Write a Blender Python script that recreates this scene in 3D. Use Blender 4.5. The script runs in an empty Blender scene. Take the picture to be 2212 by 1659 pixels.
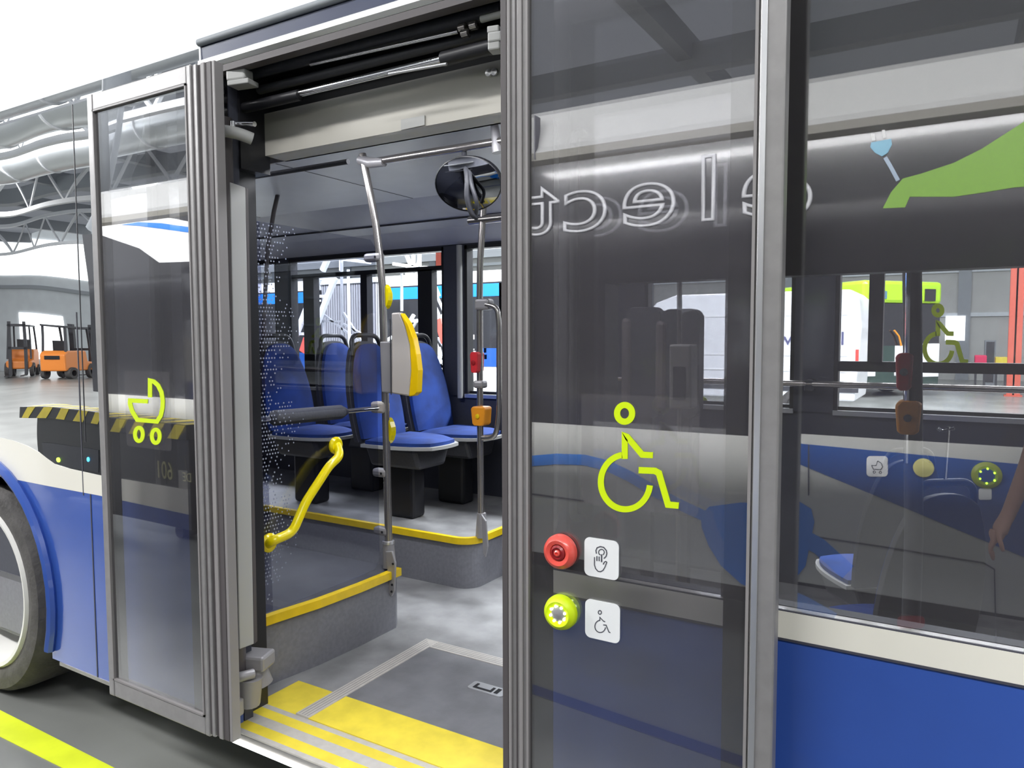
import bpy, bmesh, math, random
import numpy as np
from mathutils import Vector, Matrix
random.seed(7)
S = bpy.context.scene
COL = S.collection
PI = math.pi

# ------------------------------------------------------------------ camera
YAW, PITCH, ROLL, FPX = 0.540817, 0.0632653, -0.0027051, 1597.0
CAM = np.array([0.0, -1.58, 1.6])
_f = np.array([-math.sin(YAW)*math.cos(PITCH), math.cos(YAW)*math.cos(PITCH), -math.sin(PITCH)])
_r0 = np.array([math.cos(YAW), math.sin(YAW), 0.0]); _u0 = np.cross(_r0, _f)
_r = _r0*math.cos(ROLL)+_u0*math.sin(ROLL); _u = -_r0*math.sin(ROLL)+_u0*math.cos(ROLL)
cd = bpy.data.cameras.new('camera'); cam = bpy.data.objects.new('camera', cd); COL.objects.link(cam)
cd.sensor_width = 36.0; cd.lens = FPX/2212*36; cd.clip_start = .02; cd.clip_end = 300
cam.matrix_world = Matrix(((_r[0], _u[0], -_f[0], CAM[0]), (_r[1], _u[1], -_f[1], CAM[1]), (_r[2], _u[2], -_f[2], CAM[2]), (0, 0, 0, 1)))
S.camera = cam

# ------------------------------------------------------------------ world, lights, exposure
S.view_settings.view_transform = 'Standard'; S.view_settings.look = 'None'
S.view_settings.gamma = 1.0; S.view_settings.use_curve_mapping = False
S.view_settings.exposure = 0.16
S.cycles.use_denoising = True
S.cycles.max_bounces = 10; S.cycles.transparent_max_bounces = 16; S.cycles.glossy_bounces = 5
S.cycles.sample_clamp_indirect = 6.0; S.cycles.caustics_reflective = False; S.cycles.caustics_refractive = False
W = bpy.data.worlds.new('world'); S.world = W; W.use_nodes = True
W.node_tree.nodes['Background'].inputs[0].default_value = (.93, .97, 1.0, 1)
W.node_tree.nodes['Background'].inputs[1].default_value = 1.5

def area(name, loc, sx, sy, power, rot=(0, 0, 0), col=(1, 1, 1)):
    l = bpy.data.lights.new(name, 'AREA'); l.shape = 'RECTANGLE'; l.size = sx; l.size_y = sy; l.energy = power; l.color = col
    o = bpy.data.objects.new(name, l); COL.objects.link(o); o.location = loc; o.rotation_euler = rot
    return o
for x_ in (-9, -3.0, 3.0):
    area('hall_light', (x_, -4.4, 6.3), 4.4, .6, 330)
area('hall_light', (-13, -5, 6.0), 3, 1.2, 1000, rot=(math.radians(50), 0, math.radians(-60)))
area('hall_light', (-18, -7, 6.3), 6, 1.2, 1200)
area('hall_light', (-28, -9, 6.3), 6, 1.2, 1500)
area('hall_light', (-10, 6.2, 6.6), 14, 1.0, 4600)
area('hall_light', (4, 6.2, 6.6), 14, 1.0, 4600)
area('hall_light', (0, 16.0, 7.0), 24, 1.0, 7500)
area('bus_fill_light', (-2.6, .62, 2.425), 1.2, .14, 16, col=(.93, .95, 1))  # unseen fill lights added to brighten the bus interior
area('bus_fill_light', (-1.3, .62, 2.425), 1.0, .14, 14, col=(.93, .95, 1))
area('bus_fill_light', (.9, 1.3, 2.42), 1.6, .14, 8, col=(.93, .95, 1))

# ------------------------------------------------------------------ measuring helpers (pixel of the 2212x1659 photo + real plane -> point)
def ray(px, py): return _f + _r*(px-1106)/FPX - _u*(py-829.5)/FPX
def atY(px, py, y): d = ray(px, py); return CAM + d*((y-CAM[1])/d[1])
def atX(px, py, x): d = ray(px, py); return CAM + d*((x-CAM[0])/d[0])
def atZ(px, py, z): d = ray(px, py); return CAM + d*((z-CAM[2])/d[2])
YB = -2.5
def atB(px, py, mirror=0.0):            # point of the neighbour bus side seen in a pane standing at y=mirror
    p = atY(px, py, 2*mirror-YB); return np.array([p[0], YB, p[2]])

# ------------------------------------------------------------------ materials
MAT = {}
def mat(name, col, rough=.5, metal=0.0, coat=0.0, noise=None, nscale=40, emit=0, bump=0, spec=.5, bscale=None, aniso=None):
    if name in MAT: return MAT[name]
    m = bpy.data.materials.new(name); m.use_nodes = True; nt = m.node_tree; b = nt.nodes['Principled BSDF']
    b.inputs['Base Color'].default_value = (*col, 1); b.inputs['Roughness'].default_value = rough
    b.inputs['Metallic'].default_value = metal; b.inputs['Coat Weight'].default_value = coat; b.inputs['Coat Roughness'].default_value = .04
    b.inputs['Specular IOR Level'].default_value = spec
    if emit:
        b.inputs['Emission Color'].default_value = (*col, 1); b.inputs['Emission Strength'].default_value = emit
    if noise or bump:
        tc = nt.nodes.new('ShaderNodeTexCoord'); n = nt.nodes.new('ShaderNodeTexNoise'); n.inputs['Scale'].default_value = nscale
        n.inputs['Detail'].default_value = 6
        nt.links.new(tc.outputs['Object'], n.inputs['Vector'])
        if noise:
            r = nt.nodes.new('ShaderNodeValToRGB'); nt.links.new(n.outputs['Fac'], r.inputs['Fac'])
            r.color_ramp.elements[0].position = .35; r.color_ramp.elements[1].position = .68
            r.color_ramp.elements[0].color = (*[c*(1-noise) for c in col], 1); r.color_ramp.elements[1].color = (*[min(1, c*(1+noise)) for c in col], 1)
            nt.links.new(r.outputs['Color'], b.inputs['Base Color'])
        if bump:
            n2 = nt.nodes.new('ShaderNodeTexNoise'); n2.inputs['Scale'].default_value = bscale or nscale; n2.inputs['Detail'].default_value = 2
            nt.links.new(tc.outputs['Object'], n2.inputs['Vector'])
            bp = nt.nodes.new('ShaderNodeBump'); bp.inputs['Strength'].default_value = bump; bp.inputs['Distance'].default_value = .01
            nt.links.new(n2.outputs['Fac'], bp.inputs['Height']); nt.links.new(bp.outputs['Normal'], b.inputs['Normal'])
    MAT[name] = m; return m

def glass(name, tint, r0, r1=1.0, power=3.0, base='transparent', wave=0, wscale=1.0, gcol=(1, 1, 1), rough=0.0, haze=0):
    """pane: mirror-like coat over a tinted clear sheet (or over black enamel)"""
    if name in MAT: return MAT[name]
    m = bpy.data.materials.new(name); m.use_nodes = True; nt = m.node_tree; nt.nodes.clear(); N = nt.nodes.new; L = nt.links.new
    out = N('ShaderNodeOutputMaterial'); mix = N('ShaderNodeMixShader'); g = N('ShaderNodeBsdfGlossy'); g.inputs['Roughness'].default_value = rough
    g.inputs['Color'].default_value = (*gcol, 1)
    if base == 'transparent': t = N('ShaderNodeBsdfTransparent')
    else: t = N('ShaderNodeBsdfDiffuse')
    t.inputs[0].default_value = (*tint, 1)
    lw = N('ShaderNodeLayerWeight'); lw.inputs['Blend'].default_value = .5
    pw = N('ShaderNodeMath'); pw.operation = 'POWER'; pw.inputs[1].default_value = power
    mr = N('ShaderNodeMapRange'); mr.inputs[3].default_value = r0; mr.inputs[4].default_value = r1
    L(lw.outputs['Facing'], pw.inputs[0]); L(pw.outputs[0], mr.inputs[0]); L(mr.outputs[0], mix.inputs[0])
    if haze:          # pale diffuse layer mixed in to imitate haze and lift the blacks
        dm = N('ShaderNodeMixShader'); dm.inputs[0].default_value = haze; dd = N('ShaderNodeBsdfDiffuse'); dd.inputs[0].default_value = (.5, .47, .49, 1)
        L(t.outputs[0], dm.inputs[1]); L(dd.outputs[0], dm.inputs[2]); t = dm
    L(t.outputs[0], mix.inputs[1]); L(g.outputs[0], mix.inputs[2]); L(mix.outputs[0], out.inputs[0])
    if wave:
        tc = N('ShaderNodeTexCoord'); n = N('ShaderNodeTexNoise'); n.inputs['Scale'].default_value = wscale; n.inputs['Detail'].default_value = 0
        bp = N('ShaderNodeBump'); bp.inputs['Strength'].default_value = wave; bp.inputs['Distance'].default_value = .02
        L(tc.outputs['Object'], n.inputs['Vector']); L(n.outputs['Fac'], bp.inputs['Height']); L(bp.outputs['Normal'], g.inputs['Normal'])
    MAT[name] = m; return m

M_blue = mat('bus_blue_paint', (.038, .098, .41), .28, coat=.6, noise=.05, nscale=3)
M_band = mat('bus_cream_white_paint', (.86, .83, .74), .3, coat=.4)
M_white = mat('white_paint', (.84, .85, .86), .35, coat=.3)
M_black = mat('black_plastic', (.012, .012, .015), .4)
M_dark = mat('dark_grey_plastic', (.045, .046, .055), .5, noise=.1, nscale=90)
M_rubber = mat('rubber_seal', (.085, .075, .078), .55)
M_seal = mat('grey_brown_rubber_seal', (.26, .245, .245), .5)
M_alu = mat('anodised_aluminium', (.29, .28, .28), .38, metal=.3, noise=.06, nscale=30)
M_alu2 = mat('bright_aluminium', (.72, .72, .74), .3, metal=.8)
M_steel = mat('brushed_stainless', (.46, .43, .41), .25, metal=.9)
M_chrome = mat('chrome', (.8, .8, .82), .08, metal=1.0)
M_clamp = mat('grey_cast_clamp', (.34, .33, .34), .4, metal=.3)
M_panel = mat('header_panel_paint', (.52, .50, .45), .35, metal=.1, noise=.03, nscale=4)
M_cover = mat('pale_grey_cover', (.42, .42, .41), .45)
M_ceil = mat('bus_ceiling_laminate', (.56, .56, .61), .35, noise=.03, nscale=8)
M_inwall = mat('slate_interior_panel', (.052, .055, .075), .5, noise=.06, nscale=60)
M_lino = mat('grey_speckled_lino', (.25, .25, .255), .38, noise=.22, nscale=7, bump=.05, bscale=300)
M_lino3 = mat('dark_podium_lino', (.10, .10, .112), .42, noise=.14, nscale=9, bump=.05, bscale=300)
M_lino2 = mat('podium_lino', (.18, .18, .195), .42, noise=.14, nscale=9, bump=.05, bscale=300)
M_side = mat('podium_side_lino', (.20, .20, .225), .4, noise=.08, nscale=60)
M_yel = mat('yellow_edge', (.86, .60, .01), .35, noise=.05, nscale=20)
M_yel2 = mat('yellow_floor_marking', (.78, .62, .05), .45, noise=.10, nscale=12)
M_yel3 = mat('yellow_powder_coat', (.88, .72, .0), .25, coat=.3)
M_lime = mat('lime_sticker_vinyl', (.66, .86, .0), .45)
M_lime2 = mat('lime_bus_paint', (.42, .72, .02), .3, coat=.3)
M_red = mat('red_plastic', (.85, .10, .075), .3, coat=.3)
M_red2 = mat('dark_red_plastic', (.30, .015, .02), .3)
M_orange = mat('orange_plastic', (.85, .32, .02), .4)
M_forkorange = mat('forklift_orange', (.95, .30, .05), .4)
M_seatblue = mat('blue_velour', (.010, .042, .22), .85, noise=.35, nscale=6, bump=.1, bscale=500)
M_beige = mat('beige_validator_plastic', (.52, .48, .45), .4)
M_bumper = mat('grey_padded_foam', (.13, .13, .135), .7, bump=.2, nscale=60)
M_tyre = mat('tyre_rubber', (.075, .07, .068), .7, noise=.25, nscale=14, bump=.3, bscale=60)
M_rim = mat('wheel_rim_metal', (.78, .77, .74), .4)
M_sticker = mat('white_sticker', (.86, .87, .88), .35)
M_ink = mat('dark_ink', (.06, .06, .08), .5)
M_concrete = mat('hall_concrete_floor', (.20, .205, .195), .30, noise=.22, nscale=.9, bump=.03, bscale=5)
M_hallwall = mat('hall_wall_cladding', (.42, .42, .40), .6, noise=.05, nscale=2)
M_hallwall2 = mat('hall_left_wall_cladding', (.55, .58, .60), .6, noise=.04, nscale=2)
M_hallceil = mat('hall_ceiling_sheet', (.20, .21, .23), .6, noise=.08, nscale=1)
_nt = M_hallceil.node_tree; _t = _nt.nodes.new('ShaderNodeBsdfTranslucent'); _t.inputs[0].default_value = (.50, .51, .53, 1)
_m = _nt.nodes.new('ShaderNodeMixShader'); _m.inputs[0].default_value = .8; _nt.links.new(_nt.nodes['Principled BSDF'].outputs[0], _m.inputs[1]); _nt.links.new(_t.outputs[0], _m.inputs[2]); _nt.links.new(_m.outputs[0], _nt.nodes['Material Output'].inputs[0])
M_beam = mat('grey_steel_beam', (.25, .27, .29), .5)
M_truss = mat('white_steel_truss', (.75, .77, .8), .5)
M_duct = mat('galvanised_duct', (.6, .63, .65), .3, metal=.8)
M_redcol = mat('red_oxide_column', (.50, .09, .055), .5)
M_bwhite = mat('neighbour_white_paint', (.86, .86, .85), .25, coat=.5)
M_bblue = mat('neighbour_blue_paint', (.01, .07, .30), .3, coat=.3)
M_bdark = mat('neighbour_black_glass', (.014, .014, .018), .12, coat=.5)
M_bgreen = mat('neighbour_green_vinyl', (.20, .42, .02), .4)
M_ltblue = mat('light_blue_vinyl', (.25, .55, .72), .4)
M_bluestripe = mat('mid_blue_stripe', (.01, .20, .72), .35)
M_led = mat('white_led', (1, 1, .92), .5, emit=9)
M_ledg = mat('green_led', (.5, 1, .05), .5, emit=6)
M_ledb = mat('blue_led', (.05, .5, 1), .5, emit=6)
M_ledw = mat('pale_led_dot', (.9, 1, .6), .5, emit=5)
M_lamp = mat('lamp_diffuser', (.95, .97, 1), .5, emit=1.6)
M_sky = mat('daylight_window', (.95, .98, 1), .5, emit=2.6)
G_leaf = glass('door_glass', (.86, .86, .88), .16, 1.0, 1.7, haze=.06)
G_leaf1 = glass('door_glass_wavy', (.84, .84, .86), .16, 1.0, 1.9, wave=.10, wscale=1.3, haze=.035)
G_body = glass('tinted_side_glass', (.86, .86, .87), .15, 1.0, 1.7, haze=.05)
G_black = glass('black_glazed_panel', (.006, .006, .009), .42, 1.0, 1.8, base='black', wave=.20, wscale=2.0)
G_far = glass('clear_window', (.80, .82, .84), .05, .9, 4.0)
G_part = glass('smoked_partition_glass', (.80, .81, .86), .04, .6, 4.0)
G_film = glass('clear_sticker_film', (.97, .97, .97), .01, .1, 4.0, haze=.035)
G_film.node_tree.nodes  # clear film keeps the pane's look
M_filmd = mat('film_haze', (.5, .5, .52), .5)

# ------------------------------------------------------------------ mesh helpers
class MB:
    def __init__(s): s.v = []; s.f = []; s.sm = []
    def add(s, vs, fs, smooth=False):
        n = len(s.v); s.v += [tuple(map(float, p)) for p in vs]; s.f += [tuple(n+i for i in f) for f in fs]; s.sm += [smooth]*len(fs); return s
    def box(s, a, b):
        x0, y0, z0 = [min(a[i], b[i]) for i in range(3)]; x1, y1, z1 = [max(a[i], b[i]) for i in range(3)]
        return s.add([(x0, y0, z0), (x1, y0, z0), (x1, y1, z0), (x0, y1, z0), (x0, y0, z1), (x1, y0, z1), (x1, y1, z1), (x0, y1, z1)],
                     [(3, 2, 1, 0), (4, 5, 6, 7), (0, 1, 5, 4), (1, 2, 6, 5), (2, 3, 7, 6), (3, 0, 4, 7)])
    def obox(s, c, ax, ay, az):      # centre and three half-axis vectors
        c, ax, ay, az = map(np.array, (c, ax, ay, az)); vs = []
        for k in (-1, 1):
            for i, j in ((-1, -1), (1, -1), (1, 1), (-1, 1)): vs.append(c+i*ax+j*ay+k*az)
        return s.add(vs, [(3, 2, 1, 0), (4, 5, 6, 7), (0, 1, 5, 4), (1, 2, 6, 5), (2, 3, 7, 6), (3, 0, 4, 7)])
    def bar(s, p, q, w, h=None, up=(0, 0, 1)):
        p, q = np.array(p, float), np.array(q, float); d = q-p; l = np.linalg.norm(d); d /= l; up = np.array(up, float)
        if abs(d@up) > .98: up = np.array([0, 1., 0])
        a = np.cross(d, up); a /= np.linalg.norm(a); b = np.cross(a, d)
        return s.obox((p+q)/2, d*l/2, a*w/2, b*(h or w)/2)
    def tube(s, pts, r, n=12, cap=True):
        pts = [np.array(p, float) for p in pts]; m = len(pts); rs = r if hasattr(r, '__len__') else [r]*m
        t = [(pts[min(i+1, m-1)]-pts[max(i-1, 0)]) for i in range(m)]; t = [a/np.linalg.norm(a) for a in t]
        ref = np.array([0, 0, 1.]) if abs(t[0][2]) < .9 else np.array([0, 1., 0])
        a = np.cross(t[0], ref); a /= np.linalg.norm(a); vs = []
        for i in range(m):
            a = a-t[i]*(a@t[i]); a /= np.linalg.norm(a); b = np.cross(t[i], a)
            for k in range(n): th = 2*PI*k/n; vs.append(pts[i]+rs[i]*(a*math.cos(th)+b*math.sin(th)))
        fs = [(i*n+k, i*n+(k+1) % n, (i+1)*n+(k+1) % n, (i+1)*n+k) for i in range(m-1) for k in range(n)]
        s.add(vs, fs, True)
        if cap: s.add([vs[k] for k in range(n)], [tuple(range(n-1, -1, -1))]); s.add([vs[(m-1)*n+k] for k in range(n)], [tuple(range(n))])
        return s
    def lathe(s, c, axis, prof, n=32, u=None):    # prof: list of (radius, offset along axis)
        ax = np.array(axis, float); ax /= np.linalg.norm(ax); c = np.array(c, float)
        u = np.array(u if u is not None else ((0, 0, 1) if abs(ax[2]) < .9 else (1, 0, 0)), float); u = u-ax*(u@ax); u /= np.linalg.norm(u); w = np.cross(ax, u); vs = []
        for (r, h) in prof:
            for k in range(n): th = 2*PI*k/n; vs.append(c+ax*h+r*(u*math.cos(th)+w*math.sin(th)))
        m = len(prof); fs = [(i*n+k, i*n+(k+1) % n, (i+1)*n+(k+1) % n, (i+1)*n+k) for i in range(m-1) for k in range(n)]
        return s.add(vs, fs, True)
    def prism(s, poly, d):            # poly: list of 3D points (planar, may be concave); d: extrusion vector
        n = len(poly); P = [np.array(p, float) for p in poly]; Q = [p+np.array(d, float) for p in P]
        return s.add(P+Q, [tuple(range(n-1, -1, -1)), tuple(range(n, 2*n))]+[(i, (i+1) % n, n+(i+1) % n, n+i) for i in range(n)])
    def build(s, name, m, parent=None, bevel=0, label=None, kind=None, tri=False):
        me = bpy.data.meshes.new(name); me.from_pydata(s.v, [], s.f)
        bm = bmesh.new(); bm.from_mesh(me)
        bmesh.ops.recalc_face_normals(bm, faces=bm.faces)
        ng = [f for f in bm.faces if len(f.verts) > 4]
        if ng: bmesh.ops.triangulate(bm, faces=ng)
        bm.to_mesh(me); bm.free()
        if any(s.sm):
            # triangulation may change the face order, so smooth by angle
            me.polygons.foreach_set('use_smooth', [True]*len(me.polygons)); me.set_sharp_from_angle(angle=math.radians(38))
        me.materials.append(m); o = bpy.data.objects.new(name, me); COL.objects.link(o)
        if parent is not None: o.parent = parent; o.matrix_parent_inverse = parent.matrix_basis.inverted()
        if bevel:
            md = o.modifiers.new('bevel', 'BEVEL'); md.width = bevel; md.segments = 2; md.limit_method = 'ANGLE'; md.angle_limit = math.radians(40)
        if label: o['label'] = label
        if kind: o['kind'] = kind
        return o
def thing(name, label, cat, loc=(0, 0, 0), group=None):
    o = bpy.data.objects.new(name, None); COL.objects.link(o); o.location = loc; o.empty_display_size = .1
    o['label'] = label; o['category'] = cat
    if group: o['group'] = group
    return o
def tag(o, label, cat, group=None):
    o['label'] = label; o['category'] = cat
    if group: o['group'] = group
    return o
def struct(o): o['kind'] = 'structure'; return o
def box(name, a, b, m, parent=None, **k): return MB().box(a, b).build(name, m, parent, **k)
def xz(pts, y): return [(p[0], y, p[1]) for p in pts]
def plate(name, poly, y, th, m, parent=None, **k): return MB().prism(xz(poly, y), (0, th, 0)).build(name, m, parent, **k)
def bez(p0, p1, p2, n=8): return [tuple((1-t)**2*np.array(p0)+2*t*(1-t)*np.array(p1)+t*t*np.array(p2)) for t in [i/n for i in range(n+1)]]
def fillet(pts, r, n=6):              # rounded polyline corners
    P = [np.array(p, float) for p in pts]; out = [P[0]]
    for i in range(1, len(P)-1):
        a, b = P[i-1]-P[i], P[i+1]-P[i]; ra = min(r, np.linalg.norm(a)*.49, np.linalg.norm(b)*.49)
        out += [np.array(q) for q in bez(P[i]+a/np.linalg.norm(a)*ra, P[i], P[i]+b/np.linalg.norm(b)*ra, n)]
    out.append(P[-1]); return out
def stroke2(pts, w, closed=False):    # 2D ribbon outline quads -> list of quads
    P = [np.array(p, float) for p in pts]; n = len(P); L = []; R_ = []
    for i in range(n):
        a = P[i-1] if (i or closed) else P[i]; b = P[(i+1) % n] if (i < n-1 or closed) else P[i]
        d1 = P[i]-a; d2 = b-P[i]
        if np.linalg.norm(d1) < 1e-9: d1 = d2
        if np.linalg.norm(d2) < 1e-9: d2 = d1
        d1 = d1/np.linalg.norm(d1); d2 = d2/np.linalg.norm(d2); t = d1+d2; t /= max(1e-6, np.linalg.norm(t)); nn = np.array([-t[1], t[0]])
        k = 1/max(.5, nn@np.array([-d1[1], d1[0]])); L.append(P[i]+nn*w/2*k); R_.append(P[i]-nn*w/2*k)
    return L, R_
def ribbon(mb, pts, w, fn, thick, closed=False):   # fn maps 2D -> 3D on the surface; thick is a 3D vector
    L, R_ = stroke2(pts, w, closed); n = len(L); th = np.array(thick, float)
    vs = [fn(p) for p in L]+[fn(p) for p in R_]; vs += [v+th for v in vs]; fs = []
    for i in range(n if closed else n-1):
        j = (i+1) % n
        fs += [(i, j, n+j, n+i), (2*n+i, 3*n+i, 3*n+j, 2*n+j), (i, 2*n+i, 2*n+j, j), (n+i, n+j, 3*n+j, 3*n+i)]
    mb.add(vs, fs); return mb
def ell(c, rx, ry, a0=0, a1=360, n=32): return [(c[0]+rx*math.cos(math.radians(a0+(a1-a0)*i/n)), c[1]-ry*math.sin(math.radians(a0+(a1-a0)*i/n))) for i in range(n+1)]
def rrect(x0, z0, x1, z1, r, n=5):
    out = []
    for cx, cz, a in ((x1-r, z1-r, 0), (x0+r, z1-r, 90), (x0+r, z0+r, 180), (x1-r, z0+r, 270)):
        for i in range(n+1): t = math.radians(a+90*i/n); out.append((cx+r*math.cos(t), cz+r*math.sin(t)))
    return out
def copy_tree(o, parent=None):
    c = o.copy(); COL.objects.link(c); c.parent = parent
    for ch in [q for q in bpy.data.objects if q.parent == o]: copy_tree(ch, c)
    return c
def text(name, s, size, m, loc, xdir, zdir, parent=None, ext=.001, outline=0, sx=1.0, label=None):
    cu = bpy.data.curves.new(name, 'FONT'); cu.body = s; cu.size = size; cu.extrude = ext; cu.align_x = 'CENTER'; cu.align_y = 'BOTTOM_BASELINE'
    if outline: cu.fill_mode = 'NONE'; cu.bevel_depth = outline; cu.bevel_resolution = 1; cu.extrude = 0
    t = bpy.data.objects.new(name, cu); COL.objects.link(t); bpy.context.view_layer.update()
    me = bpy.data.meshes.new_from_object(t); bpy.data.objects.remove(t); me.materials.clear(); me.materials.append(m)
    X = Vector(xdir).normalized(); Z = Vector(zdir).normalized(); N = X.cross(Z)
    me.transform(Matrix(((X[0]*sx, Z[0], N[0], loc[0]), (X[1]*sx, Z[1], N[1], loc[1]), (X[2]*sx, Z[2], N[2], loc[2]), (0, 0, 0, 1))))
    me.name = name; o = bpy.data.objects.new(name, me); COL.objects.link(o)
    if parent is not None: o.parent = parent; o.matrix_parent_inverse = parent.matrix_basis.inverted()
    if label: o['label'] = label
    return o

# ================================================================== the hall
struct(box('floor', (-70, -32, -.2), (40, 36, 0), M_concrete))
wb = struct(box('wall_back', (-70, 30, 0), (40, 30.3, 6.6), M_hallwall))
for i in range(17): box('wall_post', (-66+i*6, 29.9, 0), (-65.6+i*6, 30.0, 6.5), M_beam, wb)
for z_ in (2.3, 3.9, 5.2): box('cladding_rail', (-70, 29.92, z_), (40, 30.0, z_+.14), M_hallwall2, wb)
wl = struct(box('wall_left', (-44.9, -32, 0), (-44.5, 15, 9), M_hallwall2))
box('window_band', (-44.5, -31, 5.0), (-44.42, 8, 7.2), M_sky, wl)
for i in range(9): box('window_pane', (-44.5, -30+i*4, .6), (-44.44, -27.6+i*4, 2.9), M_sky, wl)
box('cladding_rail', (-44.5, -32, 4.2), (-44.40, 15, 4.4), M_beam, wl)
ce = struct(box('ceiling', (-45, -20, 7.4), (30, -.6, 7.5), M_hallceil))
for i in range(13): box('beam', (-44+i*5.6, -20, 6.9), (-43.7+i*5.6, -.6, 7.4), M_beam, ce)
for y_ in (-4.2, -8.5, -13): box('beam', (-45, y_-.15, 6.7), (30, y_+.15, 7.2), M_beam, ce)
# lattice trusses under the ceiling
for n_, y_ in enumerate((-3.1, -6.4, -10.0, -15.0)):
    t = thing('roof_truss', ['white lattice roof truss nearest the two buses', 'second white lattice roof truss behind the parked bus', 'third white lattice roof truss behind the parked bus', 'white lattice roof truss farthest behind the parked bus'][n_], 'truss', (-20, y_, 5.6), 'lattice roof trusses')
    for z_ in (5.4, 6.6): MB().bar((-44, y_, z_), (-7.4, y_, z_), .12).build('chord', M_truss, t)
    m = MB()
    for i in range(30): m.bar((-44+i*1.2, y_, 5.4 if i % 2 else 6.6), (-42.8+i*1.2, y_, 6.6 if i % 2 else 5.4), .06)
    m.build('lattice', M_truss, t)
for n_, (y_, z_, r_) in enumerate(((-4.9, 5.2, .35), (-8.0, 5.9, .45))):
    m = MB().tube([(-40, y_, z_), (-6.6, y_, z_)], r_, 20)
    d = tag(m.build('ventilation_duct', M_duct), ['round galvanised duct hung under the hall ceiling behind the neighbour bus', 'thicker round galvanised duct farther from the buses'][n_], 'duct')
    for i in range(17): MB().lathe((-40+i*2, y_, z_), (1, 0, 0), [(r_, -.03), (r_+.025, -.02), (r_+.025, .02), (r_, .03)], 20).build('duct_band', M_truss, d)
hose = MB().tube(bez((-9.3, -4.0, 6.6), (-8.2, -4.0, 4.6), (-9.6, -4.0, 3.0), 12), .16, 14).build('exhaust_hose', M_beam)
tag(hose, 'grey flexible exhaust hose hanging from the ceiling behind the neighbour bus', 'hose')

# ================================================================== floor markings
def onfloor(px, py, z=0.0): return atZ(px, py, z)
q = [onfloor(-60, 1505), onfloor(-60, 1562), onfloor(140, 1659), onfloor(250, 1659)]
d_ = (q[3]-q[0]); fl = MB()
e0 = onfloor(0, 1535); e1 = onfloor(245, 1659); g0 = onfloor(0, 1592); g1 = onfloor(133, 1659)
ua = (e1-e0); ub = (g1-g0)
pts_ = [e0-ua*3, e1+ua*2.2, g1+ub*2.6, g0-ub*3.6]
for p in pts_: p[2] = .003
tag(MB().prism(pts_, (0, 0, -.002)).build('painted_line', mat('fluorescent_floor_paint', (.78, .88, .03), .45, noise=.1, nscale=5)), 'bright yellow painted line on the concrete floor beside the bus wheel', 'floor marking')

lb0 = [(-2.3, -1.53), (.1, -1.28), (.1, -1.355), (-2.3, -1.605)]
tag(MB().prism([(p[0], p[1], .0035) for p in lb0], (0, 0, -.002)).build('tape_line', mat('dark_blue_floor_tape', (.02, .04, .15), .5)), 'dark blue tape line on the aisle floor, mirrored low in the right door leaf', 'floor marking')
# ================================================================== the bus
bus = thing('city_bus', 'blue white and black low-floor city bus with its middle double door open', 'bus', (-2.5, 1.25, 0))
ZT = 2.474
X0, X1 = -9.0, 3.3
OL, OR = -2.03, -.86            # door opening
wp = atY(112, 1290, .03); WR = .49
WC = (wp[0]-WR, .49)            # wheel centre x,z
# --- left lower blue side with the wheel arch
arch = [(WC[0]+.57*math.cos(a), WC[1]+.02+.57*math.sin(a)) for a in [math.radians(-20+220*i/24) for i in range(25)]]
left_top = [tuple(atY(p[0], p[1], 0)[[0, 2]]) for p in ((213, 1070), (100, 1049), (0, 1029))]
zb = .275
seamx = atY(205, 1300, 0)[0]
poly = [(OL, zb), (arch[0][0], zb)]+arch+[(arch[-1][0], zb), (X0, zb), (X0, 1.0), (left_top[2][0], left_top[2][1]), (left_top[1][0], left_top[1][1]), (left_top[0][0], left_top[0][1]), (OL, .99)]
plate('lower_side_panel', poly, 0, .03, M_blue, bus, label='blue lower side panel around the wheel')
# seams (recessed dark joints)
box('panel_joint', (seamx-.003, -.002, zb), (seamx+.003, .002, 1.0), M_ink, bus)
# skirt edge
box('skirt_trim', (arch[0][0]+.06, -.004, zb-.014), (OL, .03, zb), M_alu, bus)
lip = MB().tube([(p[0], -.01, p[1]) for p in arch], .022, 8).build('wheel_arch_lip', M_blue, bus)
wa = [(WC[0]+.585*math.cos(a), WC[1]+.02+.585*math.sin(a)) for a in [math.radians(-22+224*i/28) for i in range(29)]]
m = MB(); n_ = len(wa); m.add([(p[0], .03, p[1]) for p in wa]+[(p[0], .66, p[1]) for p in wa], [(i, i+1, n_+i+1, n_+i) for i in range(n_-1)]+[tuple(n_+i for i in range(n_))])
well = m.build('wheel_well', M_black, bus)
# --- white sweep between blue and black pane on the left
top_c = [atY(*p, 0)[[0, 2]] for p in ((-120, 915), (0, 945), (30, 952), (60, 963), (85, 977), (100, 989), (118, 1002), (150, 1012), (213, 1026))]
polyw = [(OL, .99)]+[tuple(left_top[i]) for i in range(3)]+[(X0, 1.0), (X0, 1.60)]+[tuple(p) for p in top_c]+[(OL, 1.08)]
plate('white_sweep', polyw, -.001, .03, M_band, bus, label='white curved band below the black front pane')
# --- black glazed side on the left
polyk = [(OL, 1.08)]+[tuple(p) for p in top_c[::-1]]+[(X0, 1.60), (X0, ZT+.02), (OL, ZT+.02)]
plate('front_glazing', polyk, 0, .03, G_black, bus, label='glossy black side glazing ahead of the door')
for px_ in (163,):
    xx = atY(px_, 400, 0)[0]; box('panel_joint', (xx-.002, -.0015, 1.2), (xx+.002, .002, ZT), M_dark, bus)
xx = atY(178, 1000, 0)[0]; box('panel_joint', (xx-.003, -.0015, .99), (xx+.003, .002, 1.7), M_ink, bus)
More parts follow.
